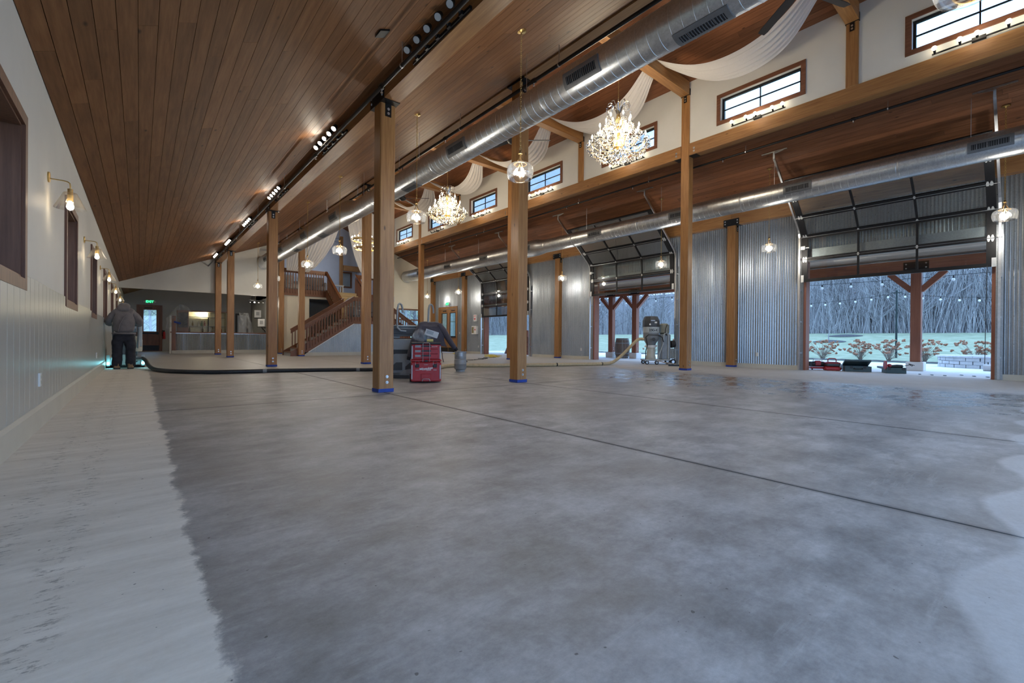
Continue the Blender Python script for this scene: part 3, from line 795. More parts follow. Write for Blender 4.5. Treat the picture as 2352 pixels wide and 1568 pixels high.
# ================================================================ PENDANT LAMPS
def chain(mb, x, y, z0, z1, link=.042):
    n = max(1, int((z1-z0)/(link*.72)))
    for i in range(n):
        zc = z0+(z1-z0)*(i+.5)/n; a = (i % 2)*math.pi/2+.4
        ca, sa = math.cos(a), math.sin(a); pts = []
        for k in range(8):
            t = 2*math.pi*k/8; u = .011*math.cos(t); v = link*.5*math.sin(t)
            pts.append((x+u*ca, y+u*sa, zc+v))
        mb.tube(pts, .0028, 4, False, True)
def make_pendant(drop, label):
    # origin at the ceiling canopy; shade centre hangs at -drop
    t = local('pendant_lamp', label, 'lamp')
    MB().lathe([(.005, 0), (.066, 0), (.066, -.012), (.02, -.028), (.008, -.04)], (0,0,0), 20).build('canopy', MAT['brass'], t, True)
    zc = -drop
    cm = MB(); chain(cm, 0, 0, zc+.33, -.04); tag(cm.build('chain', MAT['brass'], t, True), kind='stuff')
    rg = MB().tube([(.022*math.cos(a), 0, zc+.315+.022*math.sin(a)) for a in [2*math.pi*k/12 for k in range(12)]], .004, 6, False, True)
    rg.build('hanging_ring', MAT['brassdk'], t, True)
    MB().lathe([(.006,.295), (.014,.29), (.02,.275), (.012,.262), (.032,.255), (.032,.245), (.012,.238), (.012,.225)], (0,0,zc), 14, 'Z', True).build('hub', MAT['brassdk'], t, True)
    for k in range(4):
        a = k*math.pi/2+.5
        MB().tube([(.012*math.cos(a), .012*math.sin(a), zc+.24), (.02*math.cos(a), .02*math.sin(a), zc+.19), (.05*math.cos(a), .05*math.sin(a), zc+.135), (.088*math.cos(a), .088*math.sin(a), zc+.105)], .0045, 6).build('arm', MAT['brassdk'], t, True)
    MB().lathe([(.085,.108), (.094,.108), (.094,.098), (.085,.098), (.085,.108)], (0,0,zc), 24).build('shade_ring', MAT['brassdk'], t, True)
    sh = [(.088,.104), (.13,.099), (.163,.078), (.181,.045), (.186,.0), (.181,-.045), (.171,-.085), (.160,-.108), (.156,-.11)]
    MB().lathe(sh, (0,0,zc), 36).build('glass_shade', MAT['shade'], t, True)
    for k in range(3):
        a = k*2*math.pi/3+.3; ca, sa = math.cos(a), math.sin(a)
        s = MB().cyl((.012*ca, .012*sa, zc+.10), (.04*ca, .04*sa, zc+.045), .012, None, 10).build('socket', MAT['brass'], t, True)
        p0, p1 = Vector((.04*ca, .04*sa, zc+.045)), Vector((.085*ca, .085*sa, zc-.045))
        MB().tube([p0, p0.lerp(p1,.15), p0.lerp(p1,.35), p0.lerp(p1,.75), p0.lerp(p1,.93), p1], [.011,.014,.021,.021,.014,.004], 10).build('bulb', MAT['bulb'], s, True)
    lamp('pendant_light', (0,0,zc-.0), W_PENDANT, WARM, .07, t)
    return t
# shade centres measured in the photo: left aisle about 3.2 m, right aisle about 3.0 m above the floor
LP = [(4.08, .33), (4.08, 4.74), (4.08, 7.79), (4.09, 12.12), (4.09, 15.1), (4.08, 19.5), (4.15, 23.2)]
wh = ['at the top right corner of the view', 'in front of the tall post right of the tank', 'just right of the nearest large post', 'left of the nearest large post, over the stairs',
      'above the foot of the stairs', 'half hidden behind the second post, small', 'in front of the white wall over the bar']
pp = make_pendant(1.97, 'x')
for k, (x, y) in enumerate(LP):
    place(pp, (x, y, zl(x)), 0, 'glass drum pendant on a chain '+wh[k], 'left aisle pendants')
RP = [(13.2, .55), (13.2, 4.88), (13.25, 8.2), (13.25, 12.7), (13.2, 15.9), (13.2, 20.36), (13.2, 23.76)]
wh = ['right of the nearest open garage door, cut by the edge', 'in front of the corrugated panel left of the nearest open door', 'in front of the open door with the vacuum',
      'beside the wall post left of the door with the vacuum', 'near the farthest garage door', 'beside the post with the heart-sign panel', 'left of the double doors, farthest right-aisle one']
pr = make_pendant(2.16, 'x')
for k, (x, y) in enumerate(RP):
    place(pr, (x, y, zr(x)), 0, 'glass drum pendant '+wh[k], 'right aisle pendants')

# ================================================================ SCONCES
def make_sconce():
    t = local('wall_sconce', 'x', 'lamp')
    MB().lathe([(.002, 0), (.05, 0), (.05, .012), (.044, .016), (.002, .016)], (0,0,0), 20, 'X').build('wall_plate', MAT['brass'], t, True)
    X_ = .155
    pts = [(.01,0,-.012), (X_-.05,0,-.012), (X_-.02,0,-.016), (X_-.003,0,-.03), (X_,0,-.055), (X_,0,-.10)]
    MB().tube(pts, .0055, 8).build('arm', MAT['brass'], t, True)
    MB().cyl((X_,0,-.085), (X_,0,-.145), .021, None, 16).build('socket_cap', MAT['brassdk'], t, True)
    MB().cyl((X_,0,-.145), (X_,0,-.205), .024, None, 16).build('socket', MAT['brass'], t, True)
    MB().lathe([(.018, 0), (.050, -.004), (.053, -.010), (.118, -.155), (.120, -.16)], (X_,0,-.12), 32).build('cone_shade', MAT['smoke'], t, True)
    MB().lathe([(.012, .0), (.015, -.016), (.026, -.04), (.029, -.06), (.021, -.08), (.003, -.09)], (X_,0,-.205), 16).build('bulb', MAT['bulb'], t, True)
    lamp('sconce_light', (X_,0,-.25), W_SCONCE, (1,.72,.42), .03, t)
    return t
sc = make_sconce()
for k, y in enumerate((6.22, 9.85, 13.6, 17.25, 20.95, 24.6)):
    place(sc, (X0, y, 2.345), 0, 'brass wall sconce with smoky glass cone shade, %s along the left wall' % (['nearest']+ordn[1:])[k], 'left wall sconces')

# ================================================================ TRACK LIGHTS ON THE LEFT BEAM
def make_track(lit):
    t = local('track_light', 'x', 'lamp')
    MB().box(-.03, 0, -.65, .65, .0, .035).build('track_bar', MAT['black'], t)
    for k in range(5):
        y = -.5+k*.25
        h = MB().box(-.055, -.03, y-.03, y+.03, -.005, .04).cyl((-.05, y, .02), (-.15, y, .06), .008, None, 8).build('bracket_arm', MAT['black'], t)
        MB().box(-.052, -.034, y-.02, y+.02, .041, .047).build('plug_label', MAT['white'], h)
        d = Vector((-.55, -.35, -.75)).normalized(); c = Vector((-.17, y, .075))
        hd = MB().tube([c-d*.05, c-d*.045, c+d*.03, c+d*.05], [.02,.034,.044,.046], 16).build('lamp_head', MAT['black'], t, True)
        MB().cyl(c+d*.0505, c+d*.052, .039, None, 16).build('lens', MAT['bulbcool'] if lit else MAT['bulboff'], hd, True)
    if lit: lamp('track_spot', (-.26, 0, .02), W_TRACK, (1,.88,.70), .12, t, R(130), (-.62,-.25,-.5))
    return t
tr_off = make_track(False); tr_on = make_track(True)
wh = ['nearest, unlit', 'left of the nearest post', 'above the second post', 'fourth along', 'fifth along', 'farthest']
for k, y in enumerate((4.63, 8.35, 12.3, 15.95, 19.8, 23.3)):
    place(tr_off if k == 0 else tr_on, (XL-S, y, ZLB+.02), 0, 'black track bar with five spots on the golden beam, '+wh[k], 'beam track lights')
sp = MB(); sp.obox((2.12, 4.9, zl(2.12)-.012), (.055, 0, .055*PITCH), (0,.075,0), (0,0,.012))
tag(sp.build('junction_cover', MAT['black'], at=(2.12, 4.9, zl(2.12))), 'small black cover plate on the plank ceiling above the nearest track light', 'plate')

# ================================================================ BULB BARS UNDER THE CLERESTORY WINDOWS
def make_barlight(states):
    t = local('bulb_bar', 'x', 'lamp')
    MB().box(-.012, .012, -.62, .62, -.012, .012).build('bar', MAT['black'], t)
    MB().box(-.03, .05, -.09, .09, -.03, .03).build('junction_box', MAT['black'], t)
    ys = [-.58, -.36, .02, .24, .58]
    for k, y in enumerate(ys):
        s = MB().cyl((0, y, 0), (-.06, y, .05), .017, .022, 10).build('socket', MAT['black'], t, True)
        MB().ball((-.085, y, .072), .04, .04, .04, 14, 8).build('bulb', MAT['bulb'] if states[k] else MAT['bulboff'], s, True)
    if any(states): lamp('bulb_bar_light', (-.14, 0, .09), W_BAR*sum(states)/5, (1,.87,.68), .25, t)
    return t
bb = make_barlight((1,1,1,1,1)); bd = make_barlight((1,0,0,0,0))
wh = ['nearest the right edge', 'under the second high window', 'behind the near crystal chandelier', 'fourth from the right', 'fifth from the right', 'mostly unlit', 'farthest']
for k, y in enumerate(CW[:7]):
    place(bd if k == 5 else bb, (11.57, y, 6.30), 0, 'black bar of five globe bulbs under a clerestory window, '+wh[k], 'clerestory bulb bars')

# ================================================================ CHANDELIERS
MAT['crystal'] = thin_glass('cut_crystal', (.97,.96,.93), .8, .03)
MAT['goldarm'] = M('gilded_arm', (.75,.55,.24), .3, 1, .1, 20)
def crystal(mb, x, y, z, s):
    w = s*.38
    mb.add([(x,y,z), (x+w,y,z-s*.55), (x,y+w,z-s*.55), (x-w,y,z-s*.55), (x,y-w,z-s*.55), (x,y,z-s)],
           [(0,1,2),(0,2,3),(0,3,4),(0,4,1),(5,2,1),(5,3,2),(5,4,3),(5,1,4)])
def make_chandelier(hang):
    # origin at the ceiling, crystal body from -hang (crown) down 1.45 m
    t = local('crystal_chandelier', 'x', 'chandelier')
    rnd = random.Random(3); z0 = -hang
    cm = MB(); chain(cm, 0, 0, z0+.02, -.03, .06); tag(cm.build('chain', MAT['brass'], t, True), kind='stuff')
    MB().lathe([(.01,0), (.08,0), (.08,-.015), (.02,-.04)], (0,0,0), 20).build('canopy', MAT['brass'], t, True)
    MB().lathe([(.012,0), (.05,-.05), (.02,-.12), (.04,-.3), (.07,-.42), (.03,-.55), (.06,-.8), (.10,-.98), (.12,-1.08), (.05,-1.16), (.01,-1.22)], (0,0,z0), 16).build('column', MAT['goldarm'], t, True)
    cr = MB()
    for k in range(10):      # crown fronds
        a = 2*math.pi*k/10; ca, sa = math.cos(a), math.sin(a)
        MB().tube([(.03*ca,.03*sa,z0-.3), (.10*ca,.10*sa,z0-.10), (.17*ca,.17*sa,z0-.02), (.24*ca,.24*sa,z0-.05), (.26*ca,.26*sa,z0-.12)], .012, 6).build('crown_frond', MAT['crystal'], t, True)
        for q in range(4): crystal(cr, .26*ca+rnd.uniform(-.03,.03), .26*sa+rnd.uniform(-.03,.03), z0-.13-q*.05, .055)
    tiers = [(.28, -.48, 6), (.48, -.72, 8), (.66, -1.00, 14)]
    for rad, zt, n in tiers:
        for k in range(n):
            a = 2*math.pi*(k+.5*(n == 8))/n; ca, sa = math.cos(a), math.sin(a)
            P = lambda r, z: (r*ca, r*sa, z0+z)
            arm = MB().tube([P(.05, zt-.12), P(rad*.35, zt-.20), P(rad*.7, zt-.22), P(rad*.95, zt-.14), P(rad, zt-.06)], .010, 6).build('arm', MAT['goldarm'], t, True)
            MB().lathe([(.004,-.06), (.05,-.035), (.055,-.03), (.02,-.045)], (rad*ca, rad*sa, z0+zt), 10).build('drip_pan', MAT['crystal'], arm, True)
            MB().cyl(P(rad, zt-.05), P(rad, zt+.055), .012, None, 8).build('candle', MAT['white'], arm, True)
            MB().tube([P(rad, zt+.055), P(rad, zt+.075), P(rad, zt+.10), P(rad, zt+.13), P(rad, zt+.155)], [.01,.018,.022,.014,.003], 8).build('flame_bulb', MAT['bulb'], arm, True)
            for q in range(6):
                b = 2*math.pi*q/6; crystal(cr, rad*ca+.052*math.cos(b), rad*sa+.052*math.sin(b), z0+zt-.04, .085)
            for q in range(9):
                u = (q+.5)/9; r = .08+(rad-.1)*u; zz = zt-.13-.09*math.sin(u*math.pi)
                crystal(cr, r*ca+rnd.uniform(-.03,.03), r*sa+rnd.uniform(-.03,.03), z0+zz-rnd.uniform(0,.05), .07)
    for ring, zz, n in ((.62,-1.16,44), (.5,-1.26,34), (.36,-1.34,26), (.20,-1.38,16), (.72,-1.05,40), (.42,-.92,30), (.28,-.70,22)):
        for k in range(n):
            a = 2*math.pi*k/n+rnd.uniform(-.03,.03); crystal(cr, ring*math.cos(a), ring*math.sin(a), z0+zz+rnd.uniform(-.03,.03)+.10, .10)
    for k in range(28):      # bead swags
        a = 2*math.pi*k/28
        for q in range(7):
            u = q/6; r = .30+.36*u; zz = -.5-.45*u-.10*math.sin(u*math.pi)
            cr.ball((r*math.cos(a), r*math.sin(a), z0+zz), .012, .012, .012, 5, 3)
    tag(cr.build('crystal_drops', MAT['crystal'], t), kind='stuff')
    for q in range(3): lamp('chandelier_light', (.3*math.cos(q*2.1), .3*math.sin(q*2.1), z0-.55-.2*q), W_CHAND/3, (1,.84,.62), .3, t)
    return t
chd = make_chandelier(9.2-6.42)
place(chd, (8.63, 6.5, zn(8.63)), 0, 'large crystal chandelier with many candle bulbs, nearer one in front of a high window', 'nave crystal chandeliers')
place(chd, (8.63, 14.1, zn(8.63)), .3, 'large crystal chandelier with many candle bulbs, farther one right of the nearest post', 'nave crystal chandeliers')
t = local('ring_chandelier', 'two-tier ring chandelier with a circle of bare bulbs in front of the stage curtain', 'chandelier', (8.63, 21.9, 0))
MB().cyl((0,0,5.9), (0,0,zn(8.63)), .008, None, 8).build('rod', MAT['brassdk'], t)
for zt, rad, n in ((5.72, .62, 18), (5.30, .50, 14)):
    rgm = MB().lathe([(rad, -.012), (rad+.012, -.012), (rad+.012, .03), (rad, .03), (rad, -.012)], (0,0,zt), 40).build('ring', MAT['brass'], t, True)
    MB().lathe([(rad-.05, -.05), (rad-.045, -.05), (rad-.01, -.012), (rad-.015, -.012)], (0,0,zt), 40).build('lower_rim', MAT['brass'], rgm, True)
    for k in range(3):
        a = 2*math.pi*k/3+.4; MB().tube([(rad*math.cos(a), rad*math.sin(a), zt), (0,0,6.35)], .003, 4).build('stay_wire', MAT['brassdk'], t)
    for k in range(n):
        a = 2*math.pi*k/n
        s = MB().cyl((rad*math.cos(a), rad*math.sin(a), zt+.03), (rad*math.cos(a), rad*math.sin(a), zt+.07), .012, None, 8).build('socket', MAT['brass'], t)
        MB().ball((rad*math.cos(a), rad*math.sin(a), zt+.105), .026, .026, .034, 10, 6).build('bulb', MAT['bulb'], s, True)
lamp('ring_chandelier_light', (0,0,5.6), W_RING, (1,.84,.62), .4, t)

# ================================================================ CEILING FANS
MAT['fan'] = M('charcoal_fan_metal', (.035,.036,.04), .4, .5, .1, 8)
def make_fan(drop):
    t = local('ceiling_fan', 'x', 'fan')
    MB().cyl((0,0,0), (0,0,-drop), .018, None, 10).build('down_rod', MAT['fan'], t, True)
    MB().lathe([(.02,.12), (.07,.08), (.14,.03), (.16,-.02), (.13,-.08), (.05,-.12), (.01,-.125)], (0,0,-drop), 20).build('motor_housing', MAT['fan'], t, True)
    for k in range(5):
        a = 2*math.pi*k/5+.2; ca, sa = math.cos(a), math.sin(a)
        m_ = MB(); pts = []
        for r, w in ((.12,.05), (.3,.075), (1.05,.075), (1.15,.06)):
            c = Vector((r*ca, r*sa, -drop-.01)); sdir = Vector((-sa, ca, .25)).normalized()
            nn = Vector((0,0,.007)); pts.append([c-sdir*w-nn, c+sdir*w-nn, c+sdir*w+nn, c-sdir*w+nn])
        m_.rings(pts).build('blade', MAT['fan'], t)
    return t
fan = make_fan(2.35)
for y, lab, rz in ((2.73, 'dark ceiling fan at the top edge above the nearest white drape', -.55), (10.4, 'dark ceiling fan with long blades behind the tall post right of the tank', .35), (17.75, 'dark ceiling fan with long blades right of the nearest post', .35)):
    place(fan, (8.63, y, zn(8.63)), rz, lab, 'nave ceiling fans')

# ================================================================ SWAGGED DRAPES
def swag(x0, x1, ya, yb, sag, lab, seed, nf=7):
    rd = random.Random(seed); ph = [rd.uniform(0, 6.28) for _ in range(4)]
    o = MB()
    sgn = 1 if x0 > 8.63 else -1
    def fn(u, v):
        e = 1-math.exp(-(v/.2)**2)-math.exp(-((1-v)/.2)**2)
        q = u-.5; s = 4*v*(1-v)
        x = 8.63+sgn*(1.50+.47*e+q*(.42+.40*e))
        z = 7.97-s*(.75+.10*q)+.038*math.sin(q*nf*2*math.pi/1.3+ph[0]+v*.8)*(.25+s)+.016*math.sin(q*31+ph[1])*s-.05*(1-4*q*q)*s
        return (x, ya+(yb-ya)*v, z)
    o.grid(fn, 40, 40)
    ob = o.build('swag_drape', MAT['drape'], None, True, at=((x0+x1)/2, (ya+yb)/2, 7.0))
    return tag(ob, lab, 'drape', 'white nave swags')
tb = [-1.1]+HP
lw = ['at the top right', 'above the near crystal chandelier', 'behind the near post right of the tank', 'above the far crystal chandelier', 'fifth along the nave', 'farthest from the viewpoint']
for k in range(6):
    swag(9.7, 11.0, tb[k], tb[k+1], .95, 'white swagged drape, right half of the nave, '+lw[k], k)
    swag(6.2, 7.5, tb[k], tb[k+1], .95, 'white swagged drape, left half of the nave, '+lw[k], k+20)
# ================================================================ GARAGE DOORS
def door_path(zb):
    zc, rad, tilt = 3.74, .42, R(50); X = 14.56
    def pt(s):
        s1 = zc-zb
        if s < s1: return Vector((X, 0, zb+s)), Vector((0,0,1))
        s -= s1; arc = rad*tilt
        if s < arc:
            a = s/rad; return Vector((X-rad+rad*math.cos(a), 0, zc+rad*math.sin(a))), Vector((-math.sin(a), 0, math.cos(a)))
        s -= arc; d = Vector((-math.sin(tilt), 0, math.cos(tilt)))
        return Vector((X-rad+rad*math.cos(tilt), 0, zc+rad*math.sin(tilt)))+d*s, d
    return pt
MAT['hinge'] = M('bright_zinc_hinge', (.72,.73,.72), .35, .7, .08, 20)
def hinge_plate(mb, c, u, v, n, w, h):
    pts = []
    for a, b in ((-.5,.12),(-.2,.5),(.2,.5),(.5,.12),(.5,-.12),(.2,-.5),(-.2,-.5),(-.5,-.12)):
        pts.append(c+u*a*w+v*b*h)
    mb.prism(pts, n*.006)
def garage_door(ya, yb, zb, lab, nsec=5, H=.64):
    t = thing('garage_door', lab, 'garage door', (14.56, (ya+yb)/2, zb))
    pt = door_path(zb); U = Vector((0,1,0))
    y0, y1 = ya-.02, yb+.02; W = y1-y0; th = .045
    cols = [y0+.15, y0+.15+(W-.30)/3, y0+.15+2*(W-.30)/3, y1-.15]
    for i in range(nsec):
        a = pt(i*H)[0]; b = pt((i+1)*H)[0]; v = (b-a).normalized(); L = (b-a).length; n = Vector((-v.z, 0, v.x))
        def B(m, p, q, s0, s1, d0=0, d1=th):
            c = a+v*(s0+s1)/2+U*((p+q)/2)-n*0+n*(-(d0+d1)/2)
            m.obox(c, U*(q-p)/2, v*(s1-s0)/2, n*(d1-d0)/2)
        m = MB(); rb_ = .09 if i == 0 else .055; rt = .055
        B(m, y0, y1, .003, rb_); B(m, y0, y1, L-rt, L-.003)
        B(m, y0, y0+.15, rb_, L-rt); B(m, y1-.15, y1, rb_, L-rt)
        for c in cols[1:3]: B(m, c-.022, c+.022, rb_, L-rt)
        sec = m.build('door_section', MAT['doorframe'], t)
        for j in range(3):
            m = MB(); p = cols[j]+(.022 if j else 0); q = cols[j+1]-(.022 if j < 2 else 0)
            B(m, p, q, rb_, L-rt, .02, .026); m.build('pane', MAT['glass'], sec)
        if i > 0:
            for c in (y0+.055, y0+.115, y1-.055, y1-.115):
                m = MB(); hinge_plate(m, a+U*c+n*.002+v*.0, U, v, n, .052, .15); m.build('hinge', MAT['hinge'], sec)
            for c in cols[1:3]:
                m = MB(); hinge_plate(m, a+U*c+n*.002, U, v, n, .05, .08); m.build('hinge', MAT['hinge'], sec)
            MB().cyl(a+U*(y0-.07)+n*.012, a+U*(y1+.07)+n*.012, .007, None, 8).build('roller_shaft', MAT['steel'], sec)
        if i == 0:
            for c in (y0+.03, y1-.03):
                MB().obox(a+U*c+n*.012+v*.10, U*.035, v*.10, n*.008).build('bottom_bracket', MAT['hinge'], sec)
        if i == 1:
            MB().obox(a+U*(y1-.05)+n*.03+v*.33, U*.055, v*.05, n*.03).build('latch_box', MAT['hinge'], sec)
            MB().obox(a+U*(y1-.14)+n*.02+v*.33, U*.05, v*.012, n*.008).build('latch_bolt', MAT['hinge'], sec)
    for yy, s in ((y0-.055, -1), (y1+.055, 1)):
        pts = [Vector((14.56+.03, yy, .02))]
        q = 0.0; pz = door_path(2.0)
        while q < 4.6:
            p, d = pz(q); n = Vector((-d.z, 0, d.x)); p = p-n*.03; p.y = yy
            if p.x < 12.62: break
            pts.append(p); q += .12
        m = MB()
        rs = []
        for k, p in enumerate(pts):
            d = (pts[min(k+1, len(pts)-1)]-pts[max(k-1, 0)]).normalized(); n = Vector((-d.z, 0, d.x))
            rs.append([p+U*.022+n*.032, p-U*.022+n*.032, p-U*.022-n*.032, p+U*.022-n*.032])
        m.rings(rs).build('track', MAT['steel'], t)
        e = pts[-1]; zt = zr(e.x)
        hb = MB().box(e.x-.02, e.x+.02, yy-.02, yy+.02, e.z-.02, zt-.03).box(e.x-.02, e.x+.02, yy-.30, yy+.30, zt-.03, zt-.005)
        hb.bar((e.x, yy-.02*s, e.z+.12), (e.x, yy-.22*s, zt-.03), .03, .02).build('ceiling_hanger', MAT['steel'], t)
        m = MB()
        for z in (.5, 1.4, 2.3, 3.2): m.box(14.60, XF, yy-.03, yy+.03, z-.02, z+.02)
        tag(m.build('track_brackets', MAT['steel'], t), kind='stuff')
    return t
garage_door(*DOORS[0], 2.52, 'raised black garage door with three glass columns, nearest on the right')
garage_door(*DOORS[1], 2.66, 'raised black garage door above the grey dust vacuum')
garage_door(*DOORS[2], 2.03, 'half-raised black garage door, farthest one')
rope = MB().tube([(14.5, .86, 2.55), (14.48, .87, 1.6), (14.5, .88, .35)], .006, 6)
tag(rope.build('pull_rope', MAT['blackpl'], at=(14.5,.87,.35)), 'thin pull rope hanging from the nearest garage door', 'rope')

# ================================================================ WRITING
def text(s, size, mat, origin, ux, uy, name, par, align='CENTER', depth=.0015, bold=0):
    cu_ = bpy.data.curves.new(name, 'FONT'); cu_.body = s; cu_.size = size; cu_.align_x = align; cu_.align_y = 'CENTER'; cu_.extrude = depth; cu_.offset = bold
    ob = bpy.data.objects.new(name, cu_); COL.objects.link(ob)
    bpy.context.view_layer.update()
    me = bpy.data.meshes.new_from_object(ob.evaluated_get(bpy.context.evaluated_depsgraph_get()))
    COL.objects.unlink(ob); bpy.data.objects.remove(ob)
    ux, uy = Vector(ux).normalized(), Vector(uy).normalized(); uz = ux.cross(uy); o = Vector(origin); og = Vector(ORG.get(par.name, (0,0,0)))
    for v in me.vertices: v.co = o+ux*v.co.x+uy*v.co.y+uz*v.co.z-og
    me.name = name; me.materials.clear(); me.materials.append(mat)
    r_ = bpy.data.objects.new(name, me); COL.objects.link(r_); r_.parent = par; ORG[r_.name] = tuple(og)
    return r_
MAT['exitgreen'] = emit('exit_sign_green', (.05,1.0,.30), 2.2)
MAT['exitface'] = M('dark_exit_sign_face', (.02,.035,.025), .4)
def exit_sign(x, y, z, nrm, ux, lab):
    t = thing('exit_sign', lab, 'sign', (x, y, z)); n = Vector(nrm); u = Vector(ux); c = Vector((x, y, z))
    MB().obox(c+n*.025, u*.17, n*.025, Vector((0,0,.10))).build('housing', MAT['white'], t)
    MB().obox(c+n*.0515, u*.16, n*.0015, Vector((0,0,.09))).build('face', MAT['exitface'], t)
    text('EXIT', .17, MAT['exitgreen'], c+n*.054, u, (0,0,1), 'lettering', t, bold=.006)
    for s in (-1, 1):
        a = MB().cyl(c+u*.17*s+n*.025, c+u*.21*s+n*.03, .012, None, 8).build('lamp_arm', MAT['white'], t)
        MB().cyl(c+u*.235*s+n*.02, c+u*.235*s+n*.07, .035, .045, 12).build('emergency_lamp', MAT['white'], a, True)
    return t
exit_sign(.43, 32.6, 2.80, (0,-1,0), (1,0,0), 'green EXIT sign above the door at the far left')
exit_sign(XF-.02, 23.9, 3.0, (-1,0,0), (0,-1,0), 'green EXIT sign above the double doors on the right')

# ================================================================ EXIT DOOR AND DOUBLE DOOR
t = thing('door_1', 'brown exit door with one tall glass pane at the far left', None, (.43, 32.6, 0)); t['kind'] = 'structure'
MB().box(-.14, -.02, 32.55, 32.72, 0, 2.62).box(.88, 1.0, 32.55, 32.72, 0, 2.62).box(-.02, .88, 32.55, 32.72, 2.50, 2.62).build('frame', MAT['railZ'], t)
lf = MB().box(-.02, .16, 32.6, 32.645, .0, 2.50).box(.73, .88, 32.6, 32.645, .0, 2.50).box(.16, .73, 32.6, 32.645, 2.34, 2.50).box(.16, .73, 32.6, 32.645, .0, 1.12).build('leaf', MAT['railZ'], t)
for k in range(5): MB().box(.165+k*.113, .27+k*.113, 32.59, 32.6, .38, 1.06).build('panel_board', MAT['railZ'], lf)
MB().box(.165, .725, 32.62, 32.626, 1.125, 2.335).build('pane', MAT['glass'], lf)
MB().box(.04, .84, 32.54, 32.59, .98, 1.05).box(.74, .82, 32.56, 32.6, .95, 1.10).build('push_bar', MAT['black'], lf)
MB().box(.02, .85, 32.59, 32.6, .03, .33).build('kick_plate', MAT['black'], lf)
MB().box(.2, .55, 32.56, 32.6, 2.42, 2.47).build('door_closer', MAT['black'], lf)
t = thing('door_2', 'brown double doors with tall glass panes in the corrugated wall', None, (XF, 23.9, 0)); t['kind'] = 'structure'
a, b, zt = DD
MB().box(XF-.04, XF+.2, a-.1, a+.02, 0, zt+.1).box(XF-.04, XF+.2, b-.02, b+.1, 0, zt+.1).box(XF-.04, XF+.2, a+.02, b-.02, zt-.02, zt+.1).build('frame', MAT['beamZ'], t)
mid = (a+b)/2
for p, q in ((a+.03, mid-.004), (mid+.004, b-.03)):
    lf = MB().box(XF+.03, XF+.075, p, p+.17, .02, zt-.04).box(XF+.03, XF+.075, q-.17, q, .02, zt-.04).box(XF+.03, XF+.075, p+.17, q-.17, zt-.3, zt-.04).box(XF+.03, XF+.075, p+.17, q-.17, .02, 1.02).build('leaf', MAT['beamZ'], t)
    MB().box(XF+.02, XF+.03, p+.15, p+.18, .98, zt-.26).box(XF+.02, XF+.03, q-.18, q-.15, .98, zt-.26).box(XF+.02, XF+.03, p+.18, q-.18, .98, 1.02).box(XF+.02, XF+.03, p+.18, q-.18, zt-.30, zt-.26).build('glazing_bead', MAT['black'], lf)
    MB().box(XF+.05, XF+.056, p+.17, q-.17, 1.02, zt-.3).build('pane', MAT['glass'], lf)
    MB().box(XF-.02, XF+.03, p+.05, q-.05, .93, 1.0).build('push_bar', MAT['black'], lf)
    MB().box(XF+.02, XF+.03, p+.03, q-.03, .04, .30).build('kick_plate', MAT['black'], lf)
    MB().box(XF-.0, XF+.03, p+.25, p+.6, zt-.16, zt-.11).build('door_closer', MAT['black'], lf)

# ================================================================ WALL DEVICES
MAT['red'] = M('sign_red', (.55,.02,.03), .5, 0, .1)
MAT['signwhite'] = M('sign_white', (.8,.8,.78), .5, 0, .03)
def heart(par, c, u, n, r):
    pts = []; c = Vector(c); u = Vector(u); n = Vector(n)
    for k in range(24):
        a = 2*math.pi*k/24; hx = 16*math.sin(a)**3/16; hy = (13*math.cos(a)-5*math.cos(2*a)-2*math.cos(3*a)-math.cos(4*a))/16
        pts.append(c+u*hx*r+Vector((0,0,hy*r)))
    h = MB().prism(pts, n*.002).build('heart_mark', MAT['red'], par)
    bolt_ = [(.1,.55),(-.35,-.05),(-.02,-.05),(-.15,-.6),(.35,.1),(.02,.1)]
    MB().prism([c+n*.0025+u*x*r+Vector((0,0,z*r)) for x, z in bolt_], n*.001).build('bolt_mark', MAT['signwhite'], h)
uY = (0,-1,0)
t = thing('defibrillator_sign', 'white AED sign with red heart on the corrugated wall, above the cabinet', 'sign', (XF-.02, 20.85, 1.98))
MB().box(XF-.12, XF-.02, 20.73, 20.97, 1.85, 2.22).build('sign_plate', MAT['signwhite'], t)
text('AED', .10, MAT['red'], (XF-.122, 20.85, 2.15), uY, (0,0,1), 'lettering', t, bold=.003); heart(t, (XF-.121, 20.85, 1.98), uY, (-1,0,0), .085)
t = thing('defibrillator_cabinet', 'white AED wall cabinet with window and red heart below the sign', 'cabinet', (XF-.02, 20.85, 1.15))
MB().box(XF-.16, XF-.02, 20.64, 21.10, 1.12, 1.58).build('cabinet_body', MAT['signwhite'], t)
MB().box(XF-.163, XF-.16, 20.89, 21.07, 1.18, 1.53).build('cabinet_window', M('cabinet_window_amber', (.25,.2,.1), .2), t)
text('AED', .05, MAT['red'], (XF-.163, 20.76, 1.48), uY, (0,0,1), 'lettering', t); heart(t, (XF-.162, 20.76, 1.37), uY, (-1,0,0), .065)
def outlet(x, y, z, n, lab):
    t = thing('wall_outlet', lab, 'outlet', (x, y, z)); n = Vector(n); u = Vector((0,1,0)); c = Vector((x, y, z))
    MB().obox(c+n*.006, u*.036, n*.006, Vector((0,0,.058))).build('cover_plate', MAT['white'], t)
    for dz in (-.024, .024): MB().obox(c+n*.0135+Vector((0,0,dz)), u*.016, n*.0015, Vector((0,0,.014))).build('receptacle', MAT['basebd'], t)
outlet(X0+.018, 5.62, .42, (1,0,0), 'white outlet low on the grey wainscot near the left edge')
outlet(X0+.018, 12.3, .42, (1,0,0), 'white outlet on the wainscot near the worker')
outlet(XF-.02, 5.75, .42, (-1,0,0), 'white outlet on the corrugated panel left of the nearest open door')
